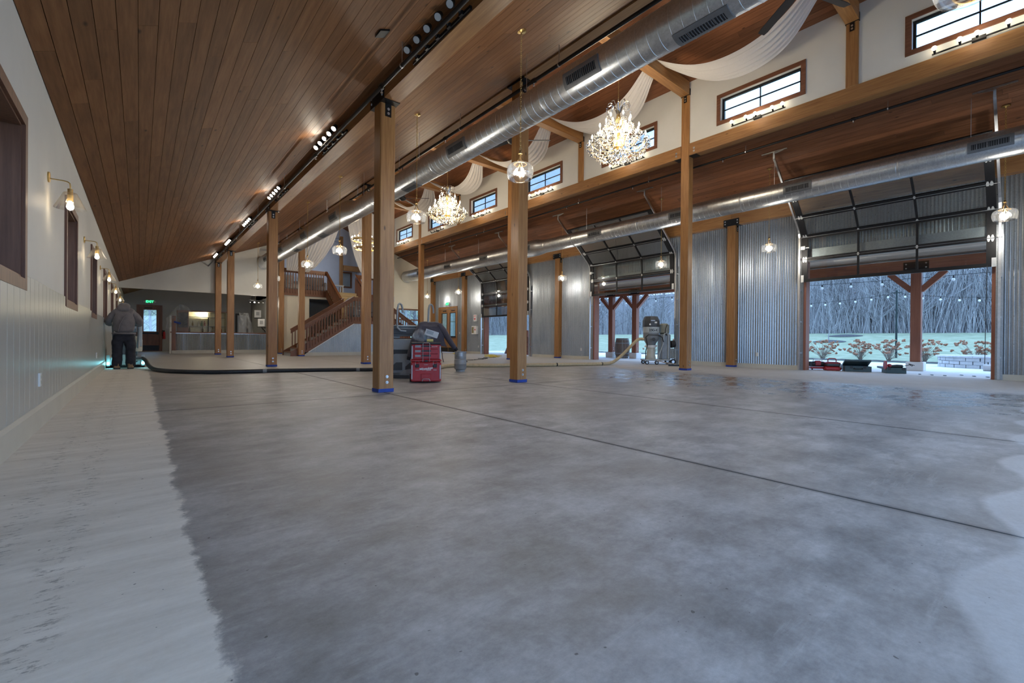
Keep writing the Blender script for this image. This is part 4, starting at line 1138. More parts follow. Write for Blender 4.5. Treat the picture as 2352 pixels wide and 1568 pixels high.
outlet(XF-.02, 12.95, .42, (-1,0,0), 'white outlet on the corrugated panel left of the vacuum door')
outlet(XF-.02, 20.6, .42, (-1,0,0), 'white outlet below the AED cabinet')
outlet(XF-.02, 22.55, 1.2, (-1,0,0), 'white switch plate right of the double doors')

# ================================================================ BAR
t = thing('bar_counter', 'bar counter with corrugated metal front and wooden top at the far left', 'counter', (3.3, 27.7, 0))
MB().box(1.22, 5.44, 27.46, 28.05, .0, 1.02).build('carcass', MAT['greywall'], t)
sheets_mat = MAT['galv']
n = 6; dxx = (5.42-1.36)/n
for i in range(n): corr(t, 1.36+i*dxx, 1.36+(i+1)*dxx, .16, 1.0, 27.44, axis='X')
MB().box(1.34, 5.44, 27.42, 27.45, .99, 1.02).build('metal_edge', MAT['steel'], t)
MB().box(1.14, 5.44, 27.34, 28.12, 1.02, 1.075).build('counter_top', MAT['railX'], t)
MB().box(1.20, 1.36, 27.38, 27.50, .15, 1.85).build('corner_post', MAT['railZ'], t)
MB().box(1.18, 5.44, 27.40, 27.455, 0, .16).build('base_plinth', MAT['basebd'], t)
MB().box(1.12, 1.20, 27.40, 28.15, 0, 1.85).build('end_panel', MAT['plaster'], t)
# plastic wrapped cabinet on the bar
t = thing('wrapped_cabinet', 'cabinet wrapped in crinkled clear plastic on the left end of the bar', 'cabinet', (1.5, 27.8, 1.08))
MB().box(1.42, 1.9, 27.75, 28.05, 1.08, 2.15).build('cabinet_body', MAT['railX'], t)
MB().box(1.47, 1.86, 27.735, 27.75, 1.3, 2.05).build('dark_front', MAT['blackpl'], t)
rd = random.Random(5)
def crinkle(pts, seed, amp=.03, nu=24, nv=18):
    r_ = random.Random(seed); fz = [(r_.uniform(4, 16), r_.uniform(4, 16), r_.uniform(0, 6)) for _ in range(6)]
    A, B, C, D = [Vector(p) for p in pts]; nrm = (B-A).cross(D-A).normalized()
    def fn(u, v):
        p = A.lerp(B, u).lerp(D.lerp(C, u), v); w = sum(math.sin(a*u+b*v+c) for a, b, c in fz)/6
        return p+nrm*amp*w*2.0
    return MB().grid(fn, nu, nv)
fm = crinkle([(1.0,27.3,1.75), (1.5,27.5,2.42), (1.5,27.9,2.42), (1.0,28.1,1.7)], 1)
fm.add(*(lambda g: (g.v, g.f))(crinkle([(.98,27.3,1.2), (1.55,27.55,1.5), (1.5,27.5,2.42), (1.0,27.3,1.75)], 2, .05)))
fm.add(*(lambda g: (g.v, g.f))(crinkle([(1.5,27.5,2.42), (1.75,27.5,2.4), (3.0,27.45,1.10), (1.3,27.45,1.10)], 3, .05)))
fm.build('plastic_wrap', MAT['film'], t, True)
MB().obox((1.42, 27.36, 1.52), (.13,0,-.04), (0,.015,0), (.012,0,.04)).build('tape_strip', MAT['tape'], t)
o = crinkle([(4.05,27.6,1.08), (4.75,27.6,1.08), (4.55,27.9,2.15), (4.1,27.9,2.15)], 9, .06).build('plastic_sheet', MAT['film'], None, True, at=(4.4,27.7,1.08))
tag(o, 'crumpled clear plastic sheet hanging over the right part of the bar', 'plastic sheet')
# lit shelf niche behind the bar
MAT['niche'] = M('warm_niche_wall', (.72,.68,.52), .6, 0, .04)
m = MB().box(1.8, 4.2, 33.28, 33.33, 1.0, 2.5).box(1.8, 1.9, 32.75, 33.28, 1.0, 2.5).box(4.12, 4.2, 32.75, 33.28, 1.0, 2.5).box(1.9, 4.12, 32.75, 33.28, 2.33, 2.5).box(1.9, 4.12, 32.75, 33.28, 1.0, 1.12)
tag(m.build('wall_niche', MAT['niche']), 'warm lit shelf niche behind the bar', kind='structure')
t = thing('back_bar_shelf', 'shelves in the lit niche behind the bar', 'shelf', (3, 32.9, 1.12))
for z in (1.47, 2.02): MB().box(1.92, 4.10, 32.85, 33.2, z, z+.025).build('shelf_board', MAT['greywall'], t)
MB().box(3.22, 3.25, 32.8, 33.2, 1.13, 2.32).build('upright', MAT['black'], t)
MB().box(1.84, 4.18, 32.55, 32.6, 2.33, 2.40).build('header_trim', MAT['railX'], t)
lamp('bar_spot_light', (4.6, 26.9, 2.66), 30, (1,.9,.75), .06)
lamp('niche_light', (3.0, 32.9, 2.25), 26, (1,.88,.62), .1)
bc = [(.05,.03,.015), (.3,.2,.06), (.5,.5,.45), (.03,.12,.05), (.25,.05,.03)]
bm_ = []
for k, c in enumerate(bc):
    m = MB().lathe([(.004,0), (.042,0), (.045,.01), (.045,.17), (.035,.205), (.016,.235), (.015,.29), (.02,.292), (.02,.315), (.004,.316)], (0,0,0), 12)
    me = m.mesh('bottle_%d' % k, (0,0,0), True); me.materials.append(M('bottle_glass_%d' % k, c, .12, 0, .1)); bm_.append(me)
bx_ = [(2.1,1.495), (2.45,1.495), (2.75,1.495), (2.9,1.495), (3.05,1.495), (2.95,1.13), (3.45,1.13), (3.6,1.13), (3.75,1.495), (3.9,1.13), (2.3,1.13)]
bw = ['far left of the upper row', 'second in the upper row', 'third in the upper row', 'fourth in the upper row', 'fifth in the upper row', 'beside the upright on the lower row', 'right of the upright on the lower row', 'middle right of the lower row', 'right end of the upper row', 'right end of the lower row', 'left end of the lower row']
for k, (x, z) in enumerate(bx_):
    o = bpy.data.objects.new('bottle', bm_[k % 5]); COL.objects.link(o); o.location = (x, 33.0, z)
    tag(o, 'bottle on the back bar shelf, '+bw[k], 'bottle', 'back bar bottles')
t = thing('door_3', 'dark framed half-open door at the right end of the bar back wall', None, (5.05, 32.6, 0)); t['kind'] = 'structure'
MB().box(4.6, 4.7, 32.55, 32.6, 0, 2.32).box(5.2, 5.3, 32.55, 32.6, 0, 2.32).box(4.7, 5.2, 32.55, 32.6, 2.22, 2.32).build('frame', MAT['blackpl'], t)
MB().box(4.72, 5.18, 32.57, 32.6, .01, 2.2).build('leaf', MAT['loftwall'], t)
MB().box(4.76, 4.80, 32.54, 32.57, .98, 1.06).build('handle', MAT['black'], t)
# devices on the side wall of the bar
t = thing('wall_shelf', 'carved black bracket shelf holding pale frames on the bar side wall', 'shelf', (5.45, 28.6, 1.5))
for yy, z in ((28.2, 1.42), (29.2, 1.95)):
    MB().box(5.03, 5.45, yy-.1, yy+.1, z-.03, z).build('shelf_board', MAT['black'], t)
    MB().tube([(5.44,yy,z-.3), (5.40,yy,z-.2), (5.30,yy,z-.12), (5.25,yy,z-.02)], .02, 6).tube([(5.44,yy,z-.1), (5.36,yy,z-.05), (5.32,yy,z-.14), (5.40,yy,z-.22)], .012, 6).build('bracket', MAT['black'], t)
for yy, z, lab in ((28.2, 1.45, 'lower pale framed notice on the bar side shelf'), (29.2, 1.98, 'upper pale framed picture on the bar side shelf')):
    f = MB().box(5.06, 5.40, yy-.015, yy+.015, z, z+.42)
    f = f.build('picture_frame', MAT['signwhite'], None, at=(5.23, yy, z)); tag(f, lab, 'picture')
    MB().box(5.15, 5.31, yy-.02, yy-.015, z+.12, z+.32).build('print', MAT['greywall'], f)
t = thing('spot_bar', 'small black spotlight bar hanging over the bar', 'lamp', (4.7, 27.0, 2.75))
MB().box(4.4, 5.2, 27.0, 27.03, 2.78, 2.81).build('bar', MAT['black'], t)
for x in (4.5, 5.1): MB().cyl((x, 27.015, 2.81), (x, 27.015, zl(x)), .006, None, 6).build('drop_rod', MAT['black'], t)
for k in range(4):
    c = Vector((4.5+k*.2, 27.0, 2.74)); d = Vector((-.3,-.6,-.6)).normalized()
    h = MB().tube([c, c+d*.08], [.025,.035], 10).build('lamp_head', MAT['black'], t, True)
    MB().cyl(c+d*.081, c+d*.083, .03, None, 10).build('lens', MAT['bulbcool'] if k == 1 else MAT['bulboff'], h)
t = thing('fire_extinguisher', 'red fire extinguisher on the wall beside the exit door', 'extinguisher', (1.08, 32.5, .75))
MB().lathe([(.004,0), (.06,.0), (.062,.02), (.062,.34), (.045,.40), (.018,.43), (.004,.435)], (1.08, 32.52, .7), 14).build('cylinder', MAT['red'], t, True)
MB().box(1.05, 1.11, 32.46, 32.56, 1.13, 1.19).tube([(1.08,32.5,1.14), (1.0,32.48,1.2), (.98,32.48,1.0), (1.02,32.47,.85)], .012, 6).build('valve_and_hose', MAT['black'], t)

# ================================================================ STAIRS AND LOFT
ST = thing('staircase', 'double wooden staircase meeting at a landing with a corrugated skirt', 'staircase', (8.63, 21.6, 0))
LZ, LF = 1.80, 3.35
xa, xb = 5.2, 7.97; nst = 10; rise = LZ/nst; run = (xb-xa)/nst
MAT['riser'] = M('pale_stair_riser', (.42,.40,.36), .6)
def mirx(x, s): return x if s > 0 else 17.26-x
def boxm(m, x0, x1, y0, y1, z0, z1, s):
    a, b = sorted((mirx(x0, s), mirx(x1, s))); m.box(a, b, y0, y1, z0, z1)
bal = MB().box(-.019, .019, -.019, .019, 0, 1).mesh('baluster'); bal.materials.append(MAT['railZ'])
def baluster(x, y, z0, z1, par): inst('baluster', bal, par, (x, y, z0), (1, 1, z1-z0))
sl = LZ/(xb-xa)
for s in (1, -1):
    for i in range(nst):
        m = MB(); boxm(m, xa+i*run-.02, xa+(i+1)*run, 21.55, 22.95, (i+1)*rise-.035, (i+1)*rise, s); tr_ = m.build('tread', MAT['railX'], ST)
        m = MB(); boxm(m, xa+i*run, xa+i*run+.02, 21.55, 22.95, i*rise, (i+1)*rise-.035, s); m.build('riser', MAT['riser'], ST)
    for yy in (21.50, 22.95):
        m = MB(); z0 = lambda x: sl*(x-xa)
        m.prism([(mirx(xa-.05, s), yy, .0), (mirx(xa+.42, s), yy, 0), (mirx(xb, s), yy, LZ-.27), (mirx(xb, s), yy, LZ+.06), (mirx(xa-.05, s), yy, .2)], (0,.05,0)); m.build('stringer', MAT['railX'], ST)
        m = MB(); m.prism([(mirx(xa+.3, s), yy-.01, z0(xa+.3)+.83), (mirx(xb, s), yy-.01, LZ+.83), (mirx(xb, s), yy-.01, LZ+1.02), (mirx(xa+.3, s), yy-.01, z0(xa+.3)+1.02)], (0,.045,0)); tp = m.build('top_rail', MAT['railX'], ST)
        m = MB(); m.bar((mirx(xa+.28, s), yy+.012, z0(xa+.28)+1.04), (mirx(xb, s), yy+.012, LZ+1.04), .12, .035); m.build('handrail_cap', MAT['railX'], ST)
        x = xa+.38
        while x < xb-.02:
            baluster(mirx(x, s), yy-.03 if yy < 22 else yy+.07, max(.05, z0(x)-.12), z0(x)+.90, ST); x += .127
for i in range(12):
    MB().box(xb+.1103*i+.001, xb+.1103*(i+1)-.001, 21.55, 22.95, LZ-.03, LZ).build('landing_board', MAT['railX'], ST)
MB().box(xb, 9.29, 21.50, 21.55, LZ-.27, LZ+.06).build('landing_fascia', MAT['railX'], ST)
MB().box(xb, 9.29, 21.49, 21.535, LZ+.83, LZ+1.02).build('top_rail', MAT['railX'], ST)
x = xb+.05
while x < 9.27: baluster(x, 21.47, LZ-.12, LZ+.90, ST); x += .127
MB().box(xb+.02, 9.27, 21.6, 22.9, LZ-.25, LZ-.03).build('landing_deck', MAT['blackpl'], ST)
# skirt of corrugated sheet under the front stringers
skx = [5.72+.35*i for i in range(17)]
def skz(x):
    x = x if x < 8.63 else 17.26-x
    return max(.16, min(LZ-.27, (x-(xa+.42))*(LZ-.27)/(xb-xa-.42)))
P_ = .0677; N_ = int((11.5-5.72)/P_*6)
def skirt(u, v):
    x = 5.72+(11.5-5.72)*u; return (x, 21.54+.008*math.sin(2*math.pi*x/P_), .15+(skz(x)-.15)*v)
MB().grid(skirt, N_, 1).build('skirt_sheet', MAT['galv'], ST, True)
MB().box(5.70, 11.56, 21.50, 21.57, 0, .16).build('skirt_plinth', MAT['basebd'], ST)
for s in (1, -1):
    MB().bar((mirx(5.9, s), 21.495, skz(5.9)), (mirx(xb, s), 21.495, LZ-.275), .02, .03).build('white_edge_trim', MAT['white'], ST)
# upper flight
ux0, ux1, ya_, yb_ = 7.84, 9.42, 22.95, 25.24; nu_ = 9; ri = (LF-LZ)/nu_; rn = (yb_-ya_)/nu_
MAT['palestep'] = wood('pale_pine_step', (.5,.38,.2), (.68,.55,.33), 'X', .5, False, .1)
for i in range(nu_):
    MB().box(ux0, ux1, ya_+i*rn-.02, ya_+(i+1)*rn, LZ+(i+1)*ri-.035, LZ+(i+1)*ri).build('tread', MAT['palestep'], ST)
    MB().box(ux0, ux1, ya_+i*rn, ya_+i*rn+.02, LZ+i*ri, LZ+(i+1)*ri-.035).build('riser', MAT['palestep'], ST)
k_ = (LF-LZ)/(yb_-ya_)
for x, d in ((ux0-.05, -1), (ux1, 1)):
    MB().prism([(x, ya_, LZ-.3), (x, yb_, LF-.3), (x, yb_, LF+.1), (x, ya_, LZ+.1)], (.05,0,0)).build('stringer', MAT['railY'], ST)
    MB().prism([(x, ya_, LZ+.83), (x, yb_, LF+.88), (x, yb_, LF+1.07), (x, ya_, LZ+1.02)], (.045,0,0)).build('top_rail', MAT['railY'], ST)
    MB().bar((x+.02, ya_-.05, LZ+1.03), (x+.02, yb_, LF+1.09), .12, .035).build('handrail_cap', MAT['railY'], ST)
    y = ya_+.06
    while y < yb_-.03:
        baluster(x+(.07 if d < 0 else -.03), y, LZ+k_*(y-ya_)-.1, LZ+k_*(y-ya_)+.92, ST); y += .127
# loft
LO = MB().box(5.45, XR+.1, YB, 31.0, LF-.32, LF)
lo = tag(LO.build('floor_loft', MAT['loftwall']), 'loft floor behind the railing', kind='structure')
for x0_, x1_, lab in ((5.67, ux0-.05, 'wooden loft railing left of the upper stair flight'), (ux1+.05, XR-S, 'wooden loft railing right of the upper stair flight')):
    t = thing('loft_railing', lab, 'railing', (x0_, YB, LF))
    MB().box(x0_, x1_, YB-.06, YB-.002, LF-.32, LF+.02).build('rim_board', MAT['railX'], t)
    MB().box(x0_, x1_, YB-.06, YB-.015, LF+.86, LF+1.08).build('top_rail', MAT['railX'], t)
    x = x0_+.07
    while x < x1_-.03: baluster(x, YB-.085, LF-.2, LF+.95, t); x += .127
tag(MB().box(5.45, 6.95, YB+.02, YB+.14, -.05, LF-.32).box(6.95, 8.9, YB+.02, YB+.14, 2.92, LF-.32).box(8.9, XR+.1, YB+.02, YB+.14, -.05, LF-.32).build('wall_far_center', MAT['cream']), 'cream wall under the loft behind the stairs', kind='structure')
tag(MB().box(5.6, XR+.1, 28.0, 28.1, -.05, LF-.32).build('wall_corridor', MAT['greywall']), 'grey corridor wall seen through the opening under the loft', kind='structure')
t = thing('wall_handrail', 'short black handrail on the grey corridor wall', 'handrail', (7.5, 27.9, 1.9))
MB().tube([(7.3,27.98,1.7), (7.3,27.9,1.9), (8.4,27.9,1.9)], .018, 8).build('rail', MAT['black'], t)
tag(MB().prism([(XM-.1,31,LF-.3), (XR+.1,31,LF-.3), (XR+.1,31,8.0), (8.63,31,9.25), (XM-.1,31,8.0)], (0,.15,0)).build('wall_loft_back', MAT['loftwall']), 'blue-lit back wall of the loft', kind='structure')
tag(MB().box(XM-.1, XM+.06, YB, 31, LF, 8.0).build('wall_loft_left', MAT['loftwall']), 'left side wall of the loft', kind='structure')
tag(MB().box(XR-.1, XR+.1, Y2, 31, -.05, 6.2).build('wall_loft_right', MAT['loftwall']), 'right side wall of the loft', kind='structure')
post(10.3, 30.2, 7.6, 'timber post standing inside the loft', False, None, False, zb=LF, half=.1)
beam((10.42, 30.1, 5.35), (11.6, 30.3, 5.7), MAT['beamX'], 'short beam inside the loft right of its post')
t = thing('loft_window', 'dark framed window high in the loft', 'window', (11.0, 30.95, 4.2))
MB().box(10.5, 10.6, 30.93, 31, 4.3, 5.4).box(11.2, 11.3, 30.93, 31, 4.3, 5.4).box(10.6, 11.2, 30.93, 31, 5.3, 5.4).box(10.6, 11.2, 30.93, 31, 4.3, 4.4).build('frame', MAT['railX'], t)
MB().box(10.6, 11.2, 30.97, 30.98, 4.4, 5.3).build('pane', MAT['glass'], t)
lamp('loft_light', (8.63, 28.6, 5.6), 55, (.62,.76,1.0), .6)
fan2 = place(fan, (8.63, 28.2, zn(8.63)), .1, 'dark ceiling fan inside the loft, partly behind the curtain', 'nave ceiling fans')
# curtains at the loft opening
def curtain(side, lab):
    edge = XM+.16 if side < 0 else XR-.16
    def inner(v):   # v = 0 bottom, 1 top : how far the cloth reaches into the opening
        z = 4.25+3.7*v
        K = [(4.2,1.0), (4.6,1.45), (5.2,1.9), (5.9,2.3), (7.0,2.7), (8.0,2.85)] if side < 0 else [(4.2,1.75), (4.6,2.05), (5.2,2.3), (5.9,2.5), (7.0,2.72), (8.0,2.85)]
        for (a, p), (b, q) in zip(K, K[1:]):
            if z <= b: return p+(q-p)*(z-a)/(b-a)
        return 2.85
    def fn(u, v):
        z = 4.25+(7.95-4.25)*v
        w = inner(v); x = edge+(-side)*w*u
        pl = .05*(.4+.6*v)*math.sin(u*14*2*math.pi)
        return (x, 24.78+pl+.03*math.sin(u*5+v*3), z)
    o = MB().grid(fn, 112, 22).build('stage_curtain', MAT['drape'], None, True, at=(edge, 24.78, 4.25))
    return tag(o, lab, 'curtain', 'stage curtains')
curtain(-1, 'pleated white curtain tied back to the left of the loft opening')
curtain(1, 'pleated white curtain tied back to the right of the loft opening, behind the ring chandelier')
MB_ = MB().cyl((XM+.13, 24.78, 7.97), (XR-.13, 24.78, 7.97), .02, None, 10)
tag(MB_.build('curtain_rod', MAT['black'], at=(8.6, 24.78, 7.97)), 'black rod carrying the two stage curtains', 'rod')
# furniture behind the loft railing and on the landing
MAT['leather'] = M('grey_upholstery', (.22,.21,.22), .7, 0, .15, 4)
MAT['cream2'] = M('cream_upholstery', (.6,.58,.53), .8, 0, .1, 4)
def armchair(x, y, z, rz, mat, lab, wrap=True, wdt=.8):
    t = local('armchair', lab, 'chair', (x, y, z), rz)
    h = wdt/2
    MB().bev(-h, h, -.38, .38, .12, .42, .05).build('seat_base', mat, t, True)
    MB().bev(-h, h, .24, .42, .30, .95, .06).build('backrest', mat, t, True)
    for s in (-1, 1): MB().bev(s*h-.07, s*h+.07, -.38, .40, .12, .62, .05).build('armrest', mat, t, True)
    for sx in (-1, 1):
        for sy in (-1, 1): MB().cyl((sx*(h-.06), sy*.3, 0), (sx*(h-.06), sy*.3, .13), .025, .03, 8).build('leg', MAT['railZ'], t)
    if wrap:
        def fn(u, v):
            a = 2*math.pi*u; cx = max(-1, min(1, 1.35*math.cos(a)))*(h+.12); cy = max(-1, min(1, 1.35*math.sin(a)))*.47
            zz = (1.0 if cy > 0.1 else .72)*v+.05; k = 1-.25*max(0, v-.8)/.2
            return (cx*k+.03*math.sin(9*a+5*v), cy*k+.03*math.sin(13*a+v*4), zz)
        MB().grid(fn, 60, 10).build('plastic_wrap', MAT['film'], t, True)
    return t
armchair(8.80, 22.42, LZ, 3.0, MAT['leather'], 'upholstered sofa wrapped in plastic on the stair landing', True, 1.1)
armchair(8.22, 21.95, LZ, .2, MAT['leather'], 'dark chair on the stair landing behind the railing', True, .42)
armchair(6.3, 26.5, LF, .3, MAT['cream2'], 'pale armchair behind the loft railing, left of the stair-foot post', True)
armchair(7.55, 26.7, LF, -.2, MAT['leather'], 'dark sofa behind the loft railing, right of the stair-foot post', False, 1.2)
t = thing('loft_table', 'white low table at the back of the loft seen above the stairs', 'table', (8.9, 27.6, LF))
MB().box(8.3, 9.5, 27.3, 27.8, LF+.62, LF+.67).build('table_top', MAT['white'], t)
for x in (8.36, 9.44):
    for y in (27.35, 27.75): MB().box(x-.025, x+.025, y-.025, y+.025, LF, LF+.62).build('leg', MAT['white'], t)
# ================================================================ PERSON
from mathutils import noise as mn
def skin(name, nodes, edges, mat, par, sub=2, wr=0):
    me = bpy.data.meshes.new(name); me.from_pydata([n[0] for n in nodes], edges, [])
    ob = bpy.data.objects.new(name, me); COL.objects.link(ob)
    md = ob.modifiers.new('skin', 'SKIN'); md.use_smooth_shade = True
    for i, n in enumerate(nodes):
        sv = me.skin_vertices[0].data[i]; sv.radius = (n[1], n[2] if len(n) > 2 else n[1]); sv.use_root = (i == 0)
    ss = ob.modifiers.new('sub', 'SUBSURF'); ss.levels = sub; ss.render_levels = sub
    bpy.context.view_layer.update()
    m2 = bpy.data.meshes.new_from_object(ob.evaluated_get(bpy.context.evaluated_depsgraph_get()))
    COL.objects.unlink(ob); bpy.data.objects.remove(ob)
    if wr:
        for v in m2.vertices:
            p = v.co*9; q = mn.noise(Vector((p.x*1.1+p.z*.5, p.y, p.z*.8)))+.6*mn.noise(Vector((p.x*2.2, p.y*2.2, p.z*1.6+4)))
            v.co += v.normal*q*wr
    m2.name = name; m2.materials.clear(); m2.materials.append(mat)
    m2.polygons.foreach_set('use_smooth', [True]*len(m2.polygons))
    o = bpy.data.objects.new(name, m2); COL.objects.link(o)
    if par: o.parent = par; ORG[o.name] = ORG.get(par.name, (0,0,0))
    return o
MAT['skin'] = M('skin_tone', (.52,.30,.21), .5, 0, .06, 8)
MAT['hoodie'] = M('grey_brown_jacket_cloth', (.16,.145,.15), .85, 0, .22, 7, 1.0, (1,1,.6), None, 0, .2)
MAT['jeans'] = M('dark_navy_trousers', (.02,.021,.030), .85, 0, .4, 9, 1.0, (.6,.6,1))
MAT['boot'] = M('tan_work_boot', (.26,.17,.09), .7, 0, .2, 10)
PW = local('person', 'worker seen from behind in a grey hooded jacket and dark trousers, guiding a floor grinder', 'person', (-.30, 14.78, 0), R(-2))
nodes = [((0,0,.95),.07,.05)]; edges = []
def chain_n(start, pts):
    p = start
    for q in pts:
        nodes.append(q); edges.append((p, len(nodes)-1)); p = len(nodes)-1
    return p
ch_ = chain_n(0, [((0,.0,1.12),.11,.085), ((0,.03,1.33),.15,.10), ((0,.07,1.47),.07,.06)])
nk = chain_n(ch_, [((0,.15,1.535),.052), ((0,.21,1.57),.075,.095), ((0,.28,1.585),.082,.10), ((0,.345,1.565),.05,.06)])
for s in (-1, 1):
    chain_n(0, [((s*.10,0,.84),.06), ((s*.12,.015,.50),.052), ((s*.125,-.01,.28),.045), ((s*.12,-.02,.10),.042), ((s*.125,.06,.035),.038), ((s*.13,.14,.025),.03)])
    w_ = chain_n(2, [((s*.19,.05,1.40),.062), ((s*.27,.07,1.22),.05), ((s*.27,.26,1.13),.04), ((s*.255,.40,1.11),.03)])
    pm = chain_n(w_, [((s*.25,.45,1.115),.036,.018)])
    for k, (dx, ln) in enumerate(((-.026,.045), (-.009,.055), (.009,.052), (.026,.04))):
        chain_n(pm, [((s*.25+dx,.485,1.118),.0095), ((s*.25+dx,.485+ln*.6,1.11),.009), ((s*.25+dx*.9,.485+ln*.5,1.085),.008)])
    chain_n(pm, [((s*.25-s*.034,.455,1.10),.010), ((s*.25-s*.045,.485,1.085),.009)])
skin('body', nodes, edges, MAT['skin'], PW)
# jacket
nodes = [((0,-.01,.89),.195,.15)]; edges = []
chain_n(0, [((0,-.03,1.00),.225,.168), ((0,-.03,1.16),.235,.172), ((0,.0,1.30),.215,.155), ((0,.04,1.42),.165,.12), ((0,.09,1.50),.10,.085)])
for s in (-1, 1):
    chain_n(4, [((s*.155,.05,1.40),.098), ((s*.235,.03,1.31),.088), ((s*.285,.03,1.22),.084), ((s*.305,.10,1.15),.078), ((s*.29,.24,1.12),.066), ((s*.265,.37,1.115),.05)])
skin('jacket', nodes, edges, MAT['hoodie'], PW, 3, .014)
nodes = [((0,-.06,1.43),.10,.03)]; edges = []
chain_n(0, [((0,-.085,1.475),.13,.045), ((0,-.05,1.535),.135,.055), ((0,.02,1.58),.12,.06), ((0,.10,1.605),.105,.06), ((0,.19,1.60),.085,.055)])
skin('hood', nodes, edges, MAT['hoodie'], PW, 3, .012)
MB().tube([(.20*math.cos(a)*1.06, -.01+.155*math.sin(a)*1.05, .885) for a in [2*math.pi*k/28 for k in range(28)]], .022, 8, False, True).build('waistband', MAT['hoodie'], PW, True)
MB().tube([(-.10,-.195,.93), (-.07,-.205,1.1), (0,-.20,1.27), (.06,-.175,1.36)], .010, 6).build('back_seam', MAT['hoodie'], PW, True)
# trousers
nodes = [((0,0,.93),.19,.14)]; edges = []
chain_n(0, [((0,0,.84),.21,.15)])
for s in (-1, 1):
    chain_n(1, [((s*.11,0,.74),.128,.135), ((s*.122,.01,.60),.115,.12), ((s*.125,.02,.47),.102,.108), ((s*.125,.0,.34),.10,.105), ((s*.128,-.015,.22),.106,.11), ((s*.13,-.02,.12),.102,.108), ((s*.13,-.02,.05),.098,.104)])
skin('trousers', nodes, edges, MAT['jeans'], PW, 3, .012)
for s in (-1, 1):
    b_ = MB(); x = s*.13
    b_.rings([[(x+dx*w, dy, z) for dx, dy in ((-1,-.10),(-.6,-.125),(.6,-.125),(1,-.10),(1.05,.06),(.85,.16),(.4,.195),(-.4,.195),(-.85,.16),(-1.05,.06))] for w, z in ((.06,.0),(.062,.03))])
    so = b_.build('boot_sole', MAT['blackpl'], PW, True)
    b_ = MB(); rs = []
    for z, f, w in ((.03,.185,.058),(.06,.17,.056),(.085,.12,.054),(.11,.05,.054),(.13,.03,.054)):
        rs.append([(x+dx*w, -.11+(f+.11)*t, z) for dx, t in ((-1,.1),(-.6,0),(.6,0),(1,.1),(1,.6),(.7,.92),(0,1),(-.7,.92),(-1,.6))])
    b_.rings(rs).build('boot', MAT['boot'], PW, True)

# ================================================================ FLOOR GRINDER OF THE WORKER
MAT['machgrey'] = M('machine_grey_paint', (.23,.25,.265), .45, .1, .12, 6)
MAT['machlight'] = M('pale_machine_paint', (.46,.50,.50), .45, 0, .1, 6)
MAT['machdark'] = M('dark_machine_paint', (.05,.055,.062), .5, 0, .15, 8)
MAT['rubber'] = M('black_rubber', (.014,.014,.015), .75, 0, .2, 12)
MAT['tank'] = M('cream_tank_paint', (.55,.52,.42), .45, 0, .06, 8)
MAT['led'] = emit('cyan_led', (.35,.95,1.0), 5)
def wheel(par, c, r, w, ax=(1,0,0)):
    c = Vector(c); a = Vector(ax)
    ty = MB().tube([c-a*w/2, c-a*w*.35, c+a*w*.35, c+a*w/2], [r*.9, r, r, r*.9], 18).build('wheel', MAT['rubber'], par, True)
    MB().cyl(c-a*w*.56, c+a*w*.56, r*.5, None, 12).build('hub', MAT['steel'], ty, True)
G1 = local('floor_grinder', 'propane floor grinder with cyan work lights in front of the worker', 'grinder', (-.27, 15.62, 0))
MB().lathe([(.34,.02), (.37,.03), (.37,.11), (.34,.16), (.20,.20), (.01,.21)], (0,.12,0), 28).build('grinding_head', MAT['machlight'], G1, True)
MB().lathe([(.375,.004), (.385,.004), (.385,.05), (.375,.05), (.375,.004)], (0,.12,0), 28).build('dust_skirt', MAT['rubber'], G1, True)
MB().prism([(-.30,-.36,.08), (.30,-.36,.08), (.30,-.36,.26), (.12,-.36,.34), (-.12,-.36,.34), (-.30,-.36,.26)], (0,.10,0)).build('rear_plate', MAT['machlight'], G1)
MB().prism([(.05,-.365,.14), (.22,-.365,.14), (.27,-.365,.20), (.22,-.365,.27), (.05,-.365,.27)], (0,.005,0)).build('plate_recess', MAT['machdark'], G1)
for s in (-1, 1):
    wheel(G1, (s*.34,-.25,.13), .13, .07)
    MB().bev(s*.34-.035, s*.34+.035, -.42, -.36, .05, .34, .01).build('bumper_post', MAT['machlight'], G1)
    MB().box(s*.34-.03, s*.34+.03, -.43, -.42, .09, .15).build('work_light', MAT['led'], G1)
    MB().tube([(s*.22,-.3,.3), (s*.24,-.45,.7), (s*.25,-.55,1.02), (s*.25,-.50,1.12), (s*.12,-.48,1.14)], .02, 8).build('handle_tube', MAT['machgrey'], G1, True)
MB().bev(-.24, .24, -.22, .32, .24, .62, .03).build('engine_block', MAT['machgrey'], G1)
MB().lathe([(.02,0), (.12,.0), (.13,.03), (.13,.30), (.09,.37), (.03,.39), (.01,.40)], (.20,-.27,.42), 18).build('gas_tank', MAT['tank'], G1, True)
MB().bev(.03, .22, -.46, -.34, .92, 1.14, .015).build('control_box', MAT['machgrey'], G1)
MB().box(.05, .2, -.47, -.46, 1.02, 1.08).build('control_panel', MAT['white'], G1)
MB().bev(.245, .325, -.38, -.32, .55, 1.12, .01).build('light_mast', MAT['machlight'], G1)
MB().cyl((.2,-.36,.22), (.34,-.42,.24), .06, .055, 14).build('hose_port', MAT['steel'], G1, True)
lamp('grinder_led', (-.30, -.5, .14), .9, (.25,.85,1.0), .05, G1)
lamp('grinder_led_right', (.36, -.46, .14), .8, (.25,.85,1.0), .05, G1)

